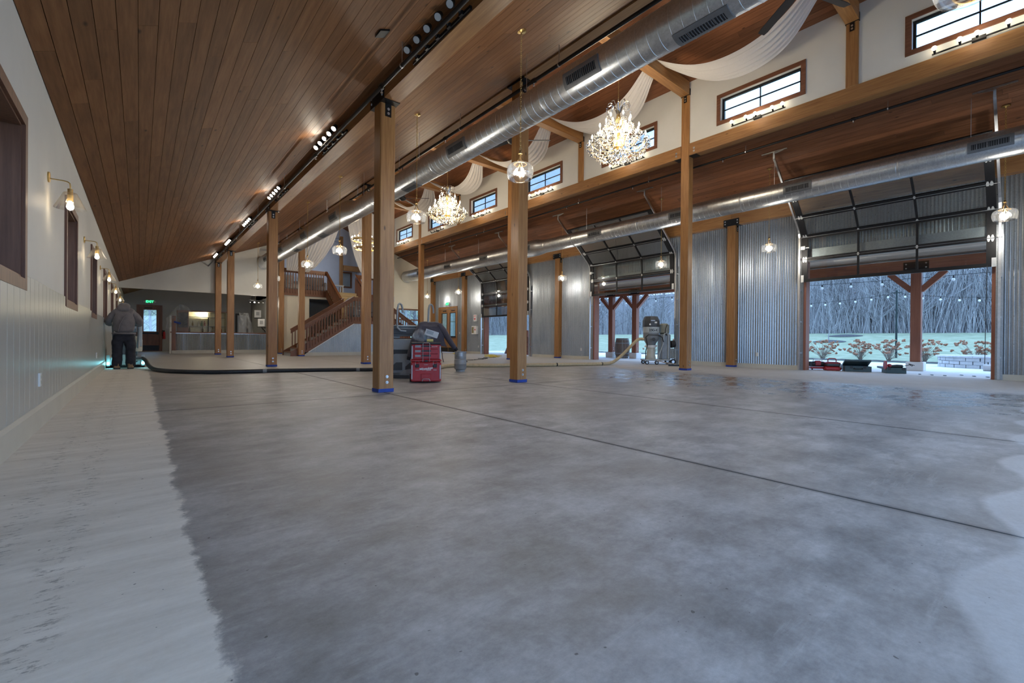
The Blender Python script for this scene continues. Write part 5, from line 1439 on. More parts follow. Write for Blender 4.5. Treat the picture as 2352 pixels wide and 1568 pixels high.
# ================================================================ GREY GRINDER BEHIND THE NEAREST POST
G2 = local('floor_grinder', 'big grey propane floor grinder standing behind the nearest post and red toolboxes', 'grinder', (4.45, 8.72, 0), R(-27))
MB().lathe([(.46,.03), (.49,.04), (.50,.12), (.47,.19), (.40,.24), (.01,.27)], (0,0,0), 32).build('grinding_head', MAT['machgrey'], G2, True)
MB().lathe([(.50,.004), (.515,.004), (.515,.07), (.50,.07), (.50,.004)], (0,0,0), 32).build('dust_skirt', MAT['machdark'], G2, True)
MB().prism([(-.46,-.46,.12), (.46,-.46,.12), (.46,-.46,.44), (.30,-.46,.50), (-.30,-.46,.50), (-.46,-.46,.44)], (0,.14,0)).build('rear_frame', MAT['machgrey'], G2)
for a, b in ((-.38,-.16), (-.10,.12), (.18,.38)):
    MB().prism([(a,-.465,.17), (b,-.465,.17), (b,-.465,.33), (a+.10,-.465,.33), (a,-.465,.24)], (0,.006,0)).build('frame_recess', MAT['machdark'], G2)
for s in (-1, 1):
    wheel(G2, (s*.50,-.20,.42), .13, .07)
MB().bev(-.40, .40, -.40, .40, .46, .82, .04).build('engine_housing', MAT['machdark'], G2)
MB().bev(-.36, .36, -.44, -.40, .58, .80, .01).build('radiator_grille', MAT['machgrey'], G2)
MB().bev(-.44, .44, -.36, .10, .86, 1.06, .03).build('console', MAT['machgrey'], G2)
MB().bev(-.40, .40, -.40, -.36, .90, 1.02, .01).build('console_face', MAT['machdark'], G2)
MB().bev(-.44, .44, -.38, .12, 1.06, 1.085, .008).build('console_lid', MAT['machlight'], G2)
for x in (-.30, .30): MB().prism([(x-.05,-.38,.50), (x+.05,-.38,.50), (x+.09,-.30,.88), (x-.09,-.30,.88)], (0,.10,0)).build('support_arm', MAT['machgrey'], G2)
for x in (-.25, .37):
    MB().tube([(x+.16,-.42,.96), (x+.05,-.46,.97), (x-.01,-.46,1.03), (x-.02,-.46,1.15), (x-.01,-.46,1.42), (x+.005,-.45,1.50), (x+.03,-.43,1.525), (x+.065,-.41,1.50), (x+.085,-.40,1.43), (x+.09,-.40,1.34)], .02, 10).build('handle_tube', MAT['machgrey'], G2, True)
# hooded sweatshirt draped over it
MAT['sweat'] = M('charcoal_sweatshirt_cloth', (.055,.048,.062), .9, 0, .18, 6, .4, None, None, 0, .15)
MAT['cuff'] = M('black_cuff_cloth', (.02,.019,.024), .9, 0, .2, 10)
SW = local('sweatshirt', 'charcoal sweatshirt draped over the grey grinder behind the red toolboxes', 'sweatshirt', (4.60, 8.16, 0), R(-27)); SW.scale = (.92,1,1)
def cloth(u, v):
    w = .235+.15*v**1.2; x = (u-.5)*2*w-.01; z = 1.17-.50*v
    if v < .12: z = 1.17-.02*(v/.12)
    bulge = .05*math.cos((u-.5)*math.pi)
    return (x+.012*math.sin(v*9+u*4), -.10*min(1, v*5)-bulge*v+.025*math.sin(u*17+v*3)*v, z-.06*abs(u-.5)**2*2+.008*math.sin(u*9))
m = MB().grid(cloth, 30, 20); m.grid(lambda u, v: (cloth(u, 0)[0], .22*v, cloth(u, 0)[2]-.10*v*v), 30, 6)
m.build('torso', MAT['sweat'], SW, True)
for s, pts in ((-1, [(-.19,-.02,1.10), (-.27,-.06,.94), (-.36,-.09,.74), (-.42,-.10,.55), (-.45,-.10,.44)]), (1, [(.20,-.02,1.10), (.30,-.04,.98), (.40,-.06,.83), (.49,-.07,.70), (.56,-.07,.62)])):
    sl_ = MB().tube(pts, [.09,.095,.085,.075,.062], 14, True, False, .75).build('sleeve', MAT['sweat'], SW, True)
    e = Vector(pts[-1]); d = (e-Vector(pts[-2])).normalized()
    MB().tube([e-d*.005, e+d*.02, e+d*.06], [.06,.055,.05], 12, True, False, .75).build('cuff', MAT['cuff'], sl_, True)
MB().tube([(.12,-.16,.70), (.20,-.22,.66), (.26,-.24,.52), (.27,-.24,.42), (.29,-.24,.34)], .008, 6).build('drawstring', MAT['sweat'], SW)

# ================================================================ RED TOOLBOXES
MAT['tred'] = M('red_toolbox_plastic', (.36,.018,.022), .42, 0, .1, 8)
MAT['tgrey'] = M('grey_corner_metal', (.42,.43,.44), .4, .5, .08, 10)
MAT['ink'] = M('white_print', (.75,.75,.73), .6, 0, .03)
BX0 = (4.13, 7.47); RZ = R(-27)
B1 = local('tool_chest', 'red rolling tool chest on the floor with black latches and white lettering', 'toolbox', (*BX0, 0), RZ)
w = .275
MB().bev(-w, w, -.21, .21, .025, .385, .02).build('body', MAT['tred'], B1)
MB().bev(-.09, .09, -.222, -.205, .03, .17, .006).build('kick_panel', MAT['tred'], B1)
MB().tube([(-.068,-.224,.03), (-.066,-.226,.055), (-.05,-.228,.075), (.05,-.228,.075), (.066,-.226,.055), (.068,-.224,.03)], .005, 8).build('pull_handle', MAT['tgrey'], B1, True)
for s in (-1, 1):
    MB().bev(s*.255-.011, s*.255+.011, -.222, -.19, .07, .33, .004).build('corner_strip', MAT['tgrey'], B1)
    lt = MB().bev(s*.16-.034, s*.16+.034, -.235, -.205, .285, .345, .006).build('latch', MAT['blackpl'], B1)
    MB().tube([(s*.16-.034,-.232,.33), (s*.16-.034,-.236,.40), (s*.16+.034,-.236,.40), (s*.16+.034,-.232,.33)], .004, 6).build('latch_wire', MAT['steel'], lt)
    wheel(B1, (s*.27, .15, .075), .075, .045)
    MB().box(s*.16-.03, s*.16+.03, -.213, -.209, .235, .243).build('moulded_mark', MAT['tgrey'], B1)
text('Milwaukee', .056, MAT['ink'], (.0,-.212,.265), (1,0,.12), (0,0,1), 'lettering', B1, bold=.0012)
MB().prism([(-.07,-.2115,.232), (.09,-.2115,.247), (.09,-.2115,.251), (-.065,-.2115,.237)], (0,-.001,0)).build('flash_stroke', MAT['ink'], B1)
MB().prism([(.0,-.2115,.224), (.09,-.2115,.234), (.09,-.2115,.242), (.01,-.2115,.231)], (0,-.001,0)).build('flash_stroke', MAT['ink'], B1)
text('PACKOUT', .016, MAT['ink'], (0,-.212,.335), (1,0,0), (0,0,1), 'small_lettering', B1)
B2 = local('drawer_chest', 'red three-drawer tool chest stacked on the rolling chest', 'toolbox', (*BX0, .39), RZ)
MB().bev(-w-.002, w+.002, -.21, .21, .0, .04, .012).build('base', MAT['tred'], B2)
MB().bev(-w+.012, w-.012, -.195, .20, .04, .32, .01).build('body', MAT['tred'], B2)
MB().bev(-w, w, -.21, .21, .315, .36, .014).build('top_cover', MAT['blackpl'], B2)
for k in range(3):
    z = .06+k*.087
    d = MB().bev(-.215, .215, -.212, -.19, z, z+.08, .005).build('drawer', MAT['tred'], B2)
    MB().box(-.20, -.10, -.2145, -.211, z+.028, z+.066).build('label_window', MAT['machgrey'], d)
    MB().box(-.085, .085, -.2145, -.211, z+.036, z+.066).build('pull_slot', MAT['blackpl'], d)
    if k == 2: text('Milwaukee', .024, MAT['ink'], (.15,-.2135,z+.045), (1,0,.10), (0,0,1), 'lettering', d)
for s in (-1, 1): MB().bev(s*.253-.011, s*.253+.011, -.205, -.18, .05, .29, .004).build('corner_strip', MAT['tgrey'], B2)
MB().tube([(-.06,-.222,.0), (-.06,-.228,.02), (-.06,-.228,.33), (-.05,-.226,.345), (.05,-.226,.345), (.06,-.228,.33), (.06,-.228,.02), (.06,-.222,.0)], .0045, 8).build('wire_bail', MAT['tgrey'], B2, True)
MB().box(-.035, .035, -.217, -.20, .335, .352).build('bail_catch', MAT['tred'], B2)
MB().box(-.03, .03, -.225, -.20, .0, .03).build('lower_latch', MAT['blackpl'], B2)
# things lying on top
ZT = .75
def on_top(x, y, z=ZT): v = Matrix.Rotation(RZ, 3, 'Z') @ Vector((x, y, 0)); return (BX0[0]+v.x, BX0[1]+v.y, z)
o = local('plastic_bag', 'crumpled clear plastic bag on top of the red drawer chest', 'bag', on_top(-.06, -.02), RZ)
rd = random.Random(11)
def bagf(u, v):
    a = 2*math.pi*u; r = .02+.125*math.sin(min(1, v*1.05)*math.pi)**.7*(1+.16*math.sin(5*a+2)+.10*math.sin(9*a+v*7))
    return (r*math.cos(a)*1.15-.05*v, r*math.sin(a)*.8, .005+.22*v*(1+.12*math.sin(3*a)))
MB().grid(bagf, 40, 14).build('bag_film', MAT['film'], o, True)
o = local('carton', 'small white carton tilted on the plastic bag above the red chest', 'box', on_top(.10, -.02, ZT+.16), RZ)
c_ = MB().obox((0,0,0), (.115,0,-.035), (0,.06,0), (.018,0,.055)); cb_ = c_.build('carton_body', M('grey_white_card', (.52,.52,.51), .7), o)
MB().obox((.117,0,-.036), (.002,0,-.0006), (0,.055,0), (.017,0,.05)).build('carton_end', MAT['white'], o)
for k in range(4): MB().obox(Vector((-.03,-.061,.009))+Vector((.010,0,.030))*(1-k*.5), (.06,0,-.018), (0,.001,0), (.002,0,.005)).build('printed_line', MAT['machgrey'], o)
o = local('spray_bottle', 'small blue bottle behind the carton on the red chest', 'bottle', on_top(-.0, .10), RZ)
MB().lathe([(.004,0), (.035,0), (.035,.15), (.015,.19), (.015,.21), (.004,.215)], (0,0,0), 14).build('bottle_body', M('blue_bottle', (.04,.12,.2), .3), o, True)
MB().lathe([(.018,.20), (.02,.20), (.02,.24), (.004,.245)], (0,0,0), 12).build('cap', MAT['blackpl'], o, True)
o = local('yellow_sponge', 'yellow roll lying under the carton on the red chest', 'roll', on_top(.07, -.10, ZT+.028), RZ)
MB().tube([(-.06,0,0), (-.055,0,0), (.055,0,0), (.06,0,0)], [.02,.028,.028,.02], 12).build('roll_body', M('yellow_foam', (.55,.45,.15), .8), o, True)

# ================================================================ PROPANE TANK
MAT['pgrey'] = M('grey_tank_paint', (.26,.265,.27), .42, .2, .08, 8)
PT = local('propane_tank', 'grey propane tank standing on the floor between the posts', 'gas tank', (6.2, 9.45, 0), R(-33))
MB().lathe([(.105,0), (.115,0), (.115,.045), (.105,.05), (.105,0)], (0,0,0), 24).build('foot_ring', MAT['pgrey'], PT, True)
MB().lathe([(.004,.03), (.10,.035), (.14,.06), (.153,.10), (.153,.185), (.1545,.187), (.1545,.195), (.153,.197), (.153,.285), (.145,.315), (.12,.335), (.02,.35)], (0,0,0), 32).build('vessel', MAT['pgrey'], PT, True)
cm = MB()
def coll(a0, a1, z0, z1, rr=.145):
    n = max(2, int((a1-a0)/R(10)))
    cm.rings([[((rr-.006)*math.cos(a), (rr-.006)*math.sin(a), z0), (rr*math.cos(a), rr*math.sin(a), z0), (rr*math.cos(a), rr*math.sin(a), z1), ((rr-.006)*math.cos(a), (rr-.006)*math.sin(a), z1)] for a in [a0+(a1-a0)*i/n for i in range(n+1)]])
coll(R(0), R(360), .48, .505); coll(R(0), R(360), .32, .36)
for a0, a1 in ((200, 222), (235, 330), (345, 375), (30, 150), (165, 185)): coll(R(a0), R(a1), .36, .48)
cm.build('collar', MAT['pgrey'], PT, True)
MB().rings([[(.1465*math.cos(a), .1465*math.sin(a), .385), (.148*math.cos(a), .148*math.sin(a), .385), (.148*math.cos(a), .148*math.sin(a), .475), (.1465*math.cos(a), .1465*math.sin(a), .475)] for a in [R(250+5*i) for i in range(9)]]).build('label', MAT['tgrey'], PT)
MB().cyl((0,0,.34), (0,0,.42), .025, None, 10).cyl((0,0,.42), (0,0,.45), .035, None, 8).build('valve', MAT['brass'], PT)

# ================================================================ HOSES AND CORDS
MAT['hoseblk'] = M('black_hose', (.022,.026,.032), .45, 0, .25, 14, .2)
MAT['hosetan'] = M('tan_hose', (.50,.40,.24), .6, 0, .15, 14, .3)
def spline(pts, n=10):
    P = [Vector(p) for p in pts]; out = []
    for i in range(len(P)-1):
        a, b, c, d = P[max(i-1, 0)], P[i], P[i+1], P[min(i+2, len(P)-1)]
        for k in range(n):
            t = k/n; out.append(.5*((2*b)+(c-a)*t+(2*a-5*b+4*c-d)*t*t+(3*b-a-3*c+d)*t**3))
    out.append(P[-1]); return out
rh_ = .045
h = spline([(.06,15.2,.24), (.12,14.8,.2), (.19,14.2,.08), (.30,13.3,rh_), (.6,12.4,rh_), (1.16,11.75,rh_), (1.8,11.55,rh_), (2.34,11.5,rh_), (3.2,11.25,rh_), (4.0,10.9,rh_), (4.6,10.6,rh_), (5.4,10.75,rh_), (6.3,11.4,rh_)], 10)
t = thing('vacuum_hose', 'black hose lying across the floor from the worker\'s grinder', 'hose', (2.3, 11.5, 0))
MB().tube(h, rh_, 12).build('hose_body', MAT['hoseblk'], t, True)
for q in (68, 92):
    p = h[q]; d = (h[q+1]-h[q]).normalized(); MB().cyl(p-d*.04, p+d*.04, rh_+.004, None, 12).build('tape_joint', MAT['machgrey'], t, True)
rt_ = .052
h = spline([(13.42,8.95,.87), (13.28,9.06,.86), (13.12,9.15,.72), (12.85,9.3,.42), (12.55,9.4,.18), (12.1,9.35,rt_+.01), (11.4,9.3,rt_), (10.4,9.6,rt_), (9.2,9.95,rt_), (8.0,10.4,rt_), (6.9,11.0,rt_), (5.9,10.2,rt_), (5.2,9.6,.12), (4.75,9.25,.2)], 10)
t = thing('vacuum_hose', 'tan hose running along the floor to the grey dust vacuum', 'hose', (11, 9.4, 0))
MB().tube(h, rt_, 12).build('hose_body', MAT['hosetan'], t, True)
for q in (58, 74):
    p = h[q]; d = (h[q+1]-h[q]).normalized(); MB().cyl(p-d*.02, p+d*.02, rt_+.003, None, 12).build('joint_ring', MAT['rubber'], t, True)
MAT['yellow'] = M('yellow_cord', (.62,.48,.06), .5, 0, .15, 10)
rd = random.Random(4)
def cord(start, end, amp, seed, z=.012, n=26):
    r_ = random.Random(seed); a, b = Vector(start), Vector(end); out = []
    for i in range(n+1):
        u = i/n; p = a.lerp(b, u); out.append((p.x+r_.uniform(-amp, amp), p.y+r_.uniform(-amp, amp), z+r_.uniform(0, .012)))
    return spline(out, 5)
for k, (a, b, lab, am) in enumerate((((12.4,16.2,0), (14.2,18.6,0), 'tangled yellow extension cord in front of the farthest garage door', .42), ((12.2,18.6,0), (14.3,22.3,0), 'yellow extension cord lying towards the double doors', .2))):
    o = MB().tube(cord(a, b, am, k), .014, 6).build('extension_cord', MAT['yellow'], None, True, at=(a[0], a[1], 0)); tag(o, lab, 'cord')
o = MB().tube(cord((8.5,13.2,0), (13.0,16.8,0), .22, 9), .01, 6).build('extension_cord', MAT['rubber'], None, True, at=(8.5,13.2,0)); tag(o, 'thin dark cord snaking over the floor beyond the propane tank', 'cord')

# ================================================================ DUST VACUUM
V = local('dust_vacuum', 'tall grey industrial dust vacuum with 25G-X lettering by the open door', 'vacuum', (13.72, 8.86, 0), R(-39))
for s in (-1, 1): MB().tube([(-.28,-.25*s,.16), (.78,-.25*s,.16)], .02, 8).build('base_rail', MAT['machlight'], V, True)
MB().bev(-.28, .80, -.25, .25, .13, .16, .006).build('base_plate', MAT['machgrey'], V)
for p, r in (((-.20,-.22,.07),.07), ((.12,-.27,.07),.07), ((-.20,.22,.07),.07)):
    MB().box(p[0]-.02, p[0]+.02, p[1]-.02, p[1]+.02, .06, .14).build('caster_fork', MAT['machgrey'], V); wheel(V, p, r, .035, (0,1,0))
for s in (-1, 1): wheel(V, (.68, .27*s, .10), .10, .05, (0,1,0))
MB().lathe([(.12,.66), (.14,.66), (.26,.88), (.265,.90), (.265,1.30), (.255,1.31), (.01,1.31)], (0,0,0), 32).build('drum', MAT['machgrey'], V, True)
MB().lathe([(.266,1.10), (.269,1.10), (.269,1.29), (.266,1.29), (.266,1.10)], (0,0,0), 32).build('drum_band', MAT['machlight'], V, True)
hx = [(.285*math.cos(R(22.5+45*k)), .285*math.sin(R(22.5+45*k))) for k in range(8)]
MB().rings([[(x*f, y*f, z) for x, y in hx] for f, z in ((1.0,1.30), (1.02,1.34), (1.0,1.52), (.80,1.64), (.76,1.665))]).build('motor_head', MAT['machdark'], V)
MB().box(-.09, .05, -.272, -.262, 1.50, 1.53).build('nameplate', MAT['tgrey'], V)
MB().box(.04, .12, -.272, -.262, 1.42, 1.47).build('warning_label', MAT['white'], V)
MB().cyl((-.12,-.262,1.38), (-.12,-.272,1.38), .03, None, 14).build('gauge', MAT['white'], V)
# lettering wrapped round the drum
for k, chx in enumerate('25G-X'):
    a = R(-90)+(-.44+k*.22)
    text(chx, .115, MAT['machdark'], (.2705*math.cos(a), .2705*math.sin(a), 1.18), (-math.sin(a), math.cos(a), 0), (0,0,1), 'lettering', V, bold=.004)
MB().cyl((.02,-.25,.86), (-.02,-.36,.87), .055, None, 14).build('inlet_port', MAT['machdark'], V, True)
MB().lathe([(.12,.58), (.165,.58), (.17,.61), (.17,.66), (.12,.67)], (0,0,0), 24).build('bag_collar', MAT['white'], V, True)
MAT['bag'] = M('cream_bag_film', (.55,.54,.46), .4, 0, .1, 6)
MB().lathe([(.13,.58), (.135,.45), (.15,.32), (.17,.22), (.16,.17), (.02,.165)], (0,0,0), 20).build('dust_bag', MAT['bag'], V, True)
MB().bev(.30, .62, -.22, .22, .16, 1.05, .03).build('engine_cabinet', MAT['machgrey'], V)
MB().bev(.32, .60, -.16, .20, 1.05, 1.42, .05).build('air_filter', M('olive_grey_paint', (.24,.24,.19), .5), V, True)
MB().tube([(.50,-.2,1.38), (.42,-.27,1.25), (.40,-.27,1.12), (.46,-.26,1.0)], .014, 8).build('fuel_hose', MAT['rubber'], V, True)
MB().tube([(-.26,-.25,.16), (-.27,-.28,.45), (-.22,-.32,.66), (-.30,-.38,.94), (-.22,-.42,1.02), (.10,-.44,1.01), (.26,-.40,.93), (.34,-.30,.78)], .016, 8).build('push_handle', MAT['blackpl'], V, True)
MB().tube([(.18,-.26,.16), (.20,-.28,.35), (.33,-.30,.72), (.36,-.28,1.05), (.45,-.26,1.09), (.52,-.25,1.05), (.52,-.25,.2)], .016, 8).build('side_frame', MAT['machlight'], V, True)
MB().cyl((.64,-.15,.70), (.78,-.15,.72), .13, .12, 18).build('exhaust_drum', MAT['rubber'], V, True)
for k in range(4): MB().box(.63+k*.05, .65+k*.05, -.2, .2, .2, .55).build('rear_rail', MAT['machlight'], V)
FW = thing('floor_wand', 'metal floor wand with wide black brush lying on the floor below the vacuum', 'wand', (13.3, 7.9, 0))
MB().tube([(13.42,8.42,.15), (13.5,8.15,.09), (13.5,7.75,.05)], .018, 8).build('wand_tube', MAT['steel'], FW, True)
MB().bar((13.18,7.85,.025), (13.55,7.45,.025), .07, .05).build('brush_head', MAT['blackpl'], FW)
# ================================================================ GROUNDS
def gz(x, y):
    a = 0.0
    if x > 24: a = max(a, 1.62*min(1, (x-24)/21)**1.15 + max(0, x-46)*.02 + min(7.5, max(0, x-58)*.42))
    if y > 48: a = max(a, min(8.0, (y-48)*.06+max(0, y-60)*.4))
    if x < -30: a = max(a, min(4, (-30-x)*.1))
    return a-.03
def grass_mat():
    m, nt, b = _mat('frosted_lawn'); g, s = pos_xyz(nt)
    f = noise(nt, g, 1.3, 6, .7); f2 = noise(nt, g, 9, 4, .7, (1,.35,1))
    c = ramp(nt, f, [(.35, (.12,.16,.08)), (.55, (.22,.26,.155)), (.75, (.36,.38,.29))])
    c = mixc(nt, math_n(nt, 'MULTIPLY', f2, .5), c, (.33,.35,.28))
    far = N(nt, 'ShaderNodeMapRange'); nt.links.new(s.outputs['X'], far.inputs['Value']); far.inputs['From Min'].default_value = 45.5; far.inputs['From Max'].default_value = 47.5
    c = mixc(nt, far.outputs['Result'], c, ramp(nt, noise(nt, g, 1.5, 6, .75, (1,1,.4)), [(.3, (.07,.068,.075)), (.7, (.19,.18,.185))]))
    nt.links.new(c, b.inputs['Base Color']); b.inputs['Roughness'].default_value = .95
    bump(nt, b, f2, .5, .05); return m
MAT['grass'] = grass_mat()
def terr(u, v):
    x = -60+170*u; y = -70+210*v
    z = gz(x, y)
    if -2 < x < 24 and -8 < y < 35: z = -.4
    return (x, y, z)
tag(MB().grid(terr, 136, 120).build('ground_lawn', MAT['grass'], None, True), 'frosty lawn rising to the edge of the woods', kind='structure')
pt_ = tag(MB().box(XF+.22, 23.9, -8, 26.2, -.45, -.06).build('ground_patio', MAT['joint']), 'pale concrete patio outside the garage doors', kind='structure')
px = [XF+.22, 17.9, 20.9, 23.9]; py = [-8, -3, .7, 4.4, 8.4, 12.4, 16.3, 20.2, 26.2]
for i in range(3):
    for j in range(8): MB().box(px[i]+.004, px[i+1]-.004, py[j]+.004, py[j+1]-.004, -.06, -.004).build('patio_slab', MAT['concrete'], pt_)
MB().box(XF+.03, XF+.3, -2, 26.2, -.1, -.001).build('threshold', MAT['concrete'], pt_)
MAT['mulch'] = M('dark_mulch', (.05,.05,.055), .95, 0, .5, 12, .5)
m = MB().grid(lambda u, v: (23.9+.75*u, -7+35*v, .02+.05*math.sin(u*3.1)+.012*math.sin(v*400)), 6, 120)
tag(m.build('ground_mulch', MAT['mulch'], None, True), 'dark mulch bed along the patio edge', kind='structure')
for cx, cy, rr in ((36.5, 9.6, .95), (42, 10.0, 1.1)):
    m = MB().grid(lambda u, v: (cx+rr*v*math.cos(6.2832*u), cy+rr*v*math.sin(6.2832*u), gz(cx+rr*v*math.cos(6.2832*u), cy)+.10*(1-v*v)+.02), 24, 5)
    tag(m.build('mulch_ring', MAT['mulch'], None, True, at=(cx, cy, gz(cx, cy))), 'dark mulch ring on the lawn, '+('under the young tree' if cx < 40 else 'farther one near the woods'), 'mulch')

# ================================================================ PORCH
XP = 17.62
def zp(x): return 3.30+.24*(17.75-x)
cp = deck('ceiling_porch', XF+.2, 18.4, zp, -4, 26, 'plank ceiling of the porch seen through the garage door glass', .12)
plank_ceiling(cp, MAT['porch'], XF+.25, 18.3, zp, -3.9, 25.9, 5, 1)
for k, (a, b) in enumerate(((-4, 2.47), (2.47, 7.3), (7.3, 12.2), (12.2, 26))):
    beam((XP-.13, a+.002, 2.92), (XP+.13, b-.002, 3.27), MAT['cedarY'], 'cedar porch beam outside the doors, '+nm[k])
PB = [(2.47, 'cedar porch post on a concrete block outside the nearest open door'), (12.2, 'cedar porch post outside the vacuum door, right of the barrel'), (13.55, 'cedar porch post outside the vacuum door, left of the barrel')]
for yy, lab in PB:
    t = post(XP, yy, 2.92, lab, False, None, False, zb=.26, mat='cedarZ', half=.12, name='porch_post')
    MB().bev(XP-.21, XP+.21, yy-.2, yy+.2, -.004, .26, .015).build('concrete_pier', MAT['concrete'], t)
    for s in (-1, 1): MB().bar((XP, yy+s*.10, 2.36), (XP, yy+s*.62, 2.90), .15, .15, (1,0,0)).build('knee_brace', MAT['cedarY'], t)
    MB().box(XP-.142, XP-.13, yy-.28, yy+.28, 2.96, 3.2).build('beam_plate', MAT['black'], t)
    bolts(t, [(XP-.142, yy+dy, z) for dy in (-.22, .22) for z in (3.02, 3.14)], (-1,0,0), .014, .012)
    bolts(t, [(XP+.0, yy-.12, .40), (XP+.0, yy-.12, .48)], (0,-1,0), .014, .012)

# ================================================================ STRING LIGHTS
MAT['pole'] = M('dark_green_pole', (.02,.035,.035), .4, .4, .1, 8)
MAT['bulbclear'] = M('white_globe_bulb', (.75,.78,.8), .2, 0, .03)
def pole(x, y, h, lab):
    t = thing('light_pole', lab, 'pole', (x, y, gz(x, y)))
    MB().cyl((x, y, gz(x, y)-.1), (x, y, h), .045, .035, 12).build('shaft', MAT['pole'], t, True)
    MB().ball((x, y, h+.02), .05, .05, .05, 10, 6).build('finial', MAT['pole'], t, True)
    MB().bar((x, y-.2, h-.06), (x, y+.2, h-.06), .03, .03).build('cross_arm', MAT['pole'], t)
pole(26.8, 4.44, 3.2, 'dark pole for string lights beyond the patio, left of the porch post')
pole(26.8, 20.4, 2.35, 'dark pole for string lights above the barrel')
pole(26.8, -3.2, 3.3, 'dark pole for string lights hidden right of the nearest door')
def string(p, q, sag, n, lab, r=.032):
    p, q = Vector(p), Vector(q); t = thing('string_light', lab, 'string light', tuple((p+q)/2))
    pts = []
    for i in range(33):
        u = i/32; v = p.lerp(q, u); v.z -= sag*4*u*(1-u); pts.append(v)
    MB().tube(pts, .008, 5).build('wire', MAT['rubber'], t)
    for i in range(n):
        u = (i+.5)/n; v = p.lerp(q, u); v.z -= sag*4*u*(1-u)
        s = MB().cyl(v, v-Vector((0,0,.09)), .018, .022, 8).build('socket', MAT['rubber'], t)
        MB().ball(v-Vector((0,0,.09+r)), r, r, r*1.2, 10, 6).build('bulb', MAT['bulbclear'], s, True)
string((19.0, -2, 2.98), (19.0, 8.2, 2.98), .10, 12, 'string of white globe bulbs near the porch edge outside the nearest door', .04)
string((19.0, 8.2, 2.98), (19.0, 18.4, 2.95), .12, 12, 'string of white globe bulbs near the porch edge outside the vacuum door', .04)
string((26.8, -3.2, 3.2), (26.8, 4.44, 3.12), .45, 13, 'distant string of bulbs right of the thin dark pole', .045)
string((26.8, 4.44, 3.12), (26.8, 12.5, 3.15), .30, 13, 'distant string of bulbs left of the thin dark pole', .045)
string((26.8, 20.4, 2.3), (22.0, 17.0, 2.9), .25, 10, 'short string of bulbs above the barrel', .04)

# ================================================================ FIRE RING
MAT['stone'] = M('pale_block_stone', (.52,.52,.53), .85, 0, .12, 8, .3)
FR = thing('fire_ring', 'round low wall of pale stone blocks with flat caps on the patio', 'fire ring', (22.2, 1.0, 0))
def arc_block(a0, a1, r0_, r1_, z0, z1, j=.0):
    n = 3; rs = []
    for i in range(n+1):
        a = a0+(a1-a0)*i/n; c, s = math.cos(a), math.sin(a)
        rs.append([(22.2+r0_*c, 1.0+r0_*s, z0), (22.2+r1_*c, 1.0+r1_*s, z0), (22.2+r1_*c, 1.0+r1_*s, z1), (22.2+r0_*c, 1.0+r0_*s, z1)])
    return MB().rings(rs)
rd = random.Random(21)
for cse in range(3):
    n = 26; of = .5*(cse % 2)
    for k in range(n):
        a0 = 2*math.pi*(k+of)/n; d = 2*math.pi/n
        arc_block(a0+.009, a0+d-.009, 1.22, 1.50+rd.uniform(-.012, .012), .0+cse*.115, .103+cse*.115).build('stone_block', MAT['stone'], FR)
for k in range(18):
    d = 2*math.pi/18; arc_block(k*d+.004, (k+1)*d-.004, 1.14, 1.57, .345, .40).build('cap_stone', MAT['stone'], FR)

# ================================================================ SHRUBS
MAT['twig'] = M('pale_dry_twig', (.30,.25,.20), .9, 0, .2, 10)
MAT['head'] = M('brown_dry_flower', (.30,.15,.09), .95, 0, .35, 14, .5)
def make_shrub(seed):
    r_ = random.Random(seed); t = local('hydrangea_shrub', 'x', 'shrub')
    st = MB(); hd = MB()
    for k in range(40):
        a = r_.uniform(0, 6.28); h = r_.uniform(.30, .92); sp = r_.uniform(.08, .66)
        p = [(r_.uniform(-.06,.06), r_.uniform(-.06,.06), 0), (sp*.35*math.cos(a), sp*.35*math.sin(a), h*.5), (sp*math.cos(a), sp*math.sin(a), h)]
        st.tube(p, [.008,.006,.004], 4)
        for q in range(5):
            b = [r_.uniform(-.05,.05) for _ in range(3)]; rr = r_.uniform(.03,.05)
            hd.ball((p[2][0]+b[0], p[2][1]+b[1], p[2][2]+b[2]*.7), rr, rr, rr*.75, 6, 4)
        for q in range(3):
            u = r_.uniform(.3,.8); x, y, z = p[1]; st.tube([(x*u*2, y*u*2, z*u*1.6), (x*u*2+r_.uniform(-.12,.12), y*u*2+r_.uniform(-.12,.12), z*u*1.6+.14)], [.004,.002], 3)
    tag(st.build('stems', MAT['twig'], t), kind='stuff'); tag(hd.build('flower_heads', MAT['head'], t), kind='stuff')
    return t
shr = [make_shrub(k) for k in range(4)]
SH = [(7.75,'cut by the left jamb of the nearest door'), (6.75,'second from that jamb'), (5.35,'third from that jamb'), (4.85-.55+.0,'just left of the thin dark pole'), (3.2,'right behind the porch post'), (1.75,'behind the left part of the stone ring'), (.7,'behind the right part of the stone ring'), (-.6,'hidden beyond the right jamb'), (14.2,'seen beside the vacuum'), (15.6,'seen between the vacuum and the right porch post')]
for k, (yy, lab) in enumerate(SH):
    place(shr[k % 4], (24.5+.2*(k % 3), yy, gz(24.6, yy)+.02), k*1.3, 'dry hydrangea shrub with brown heads, '+lab, 'patio shrubs')

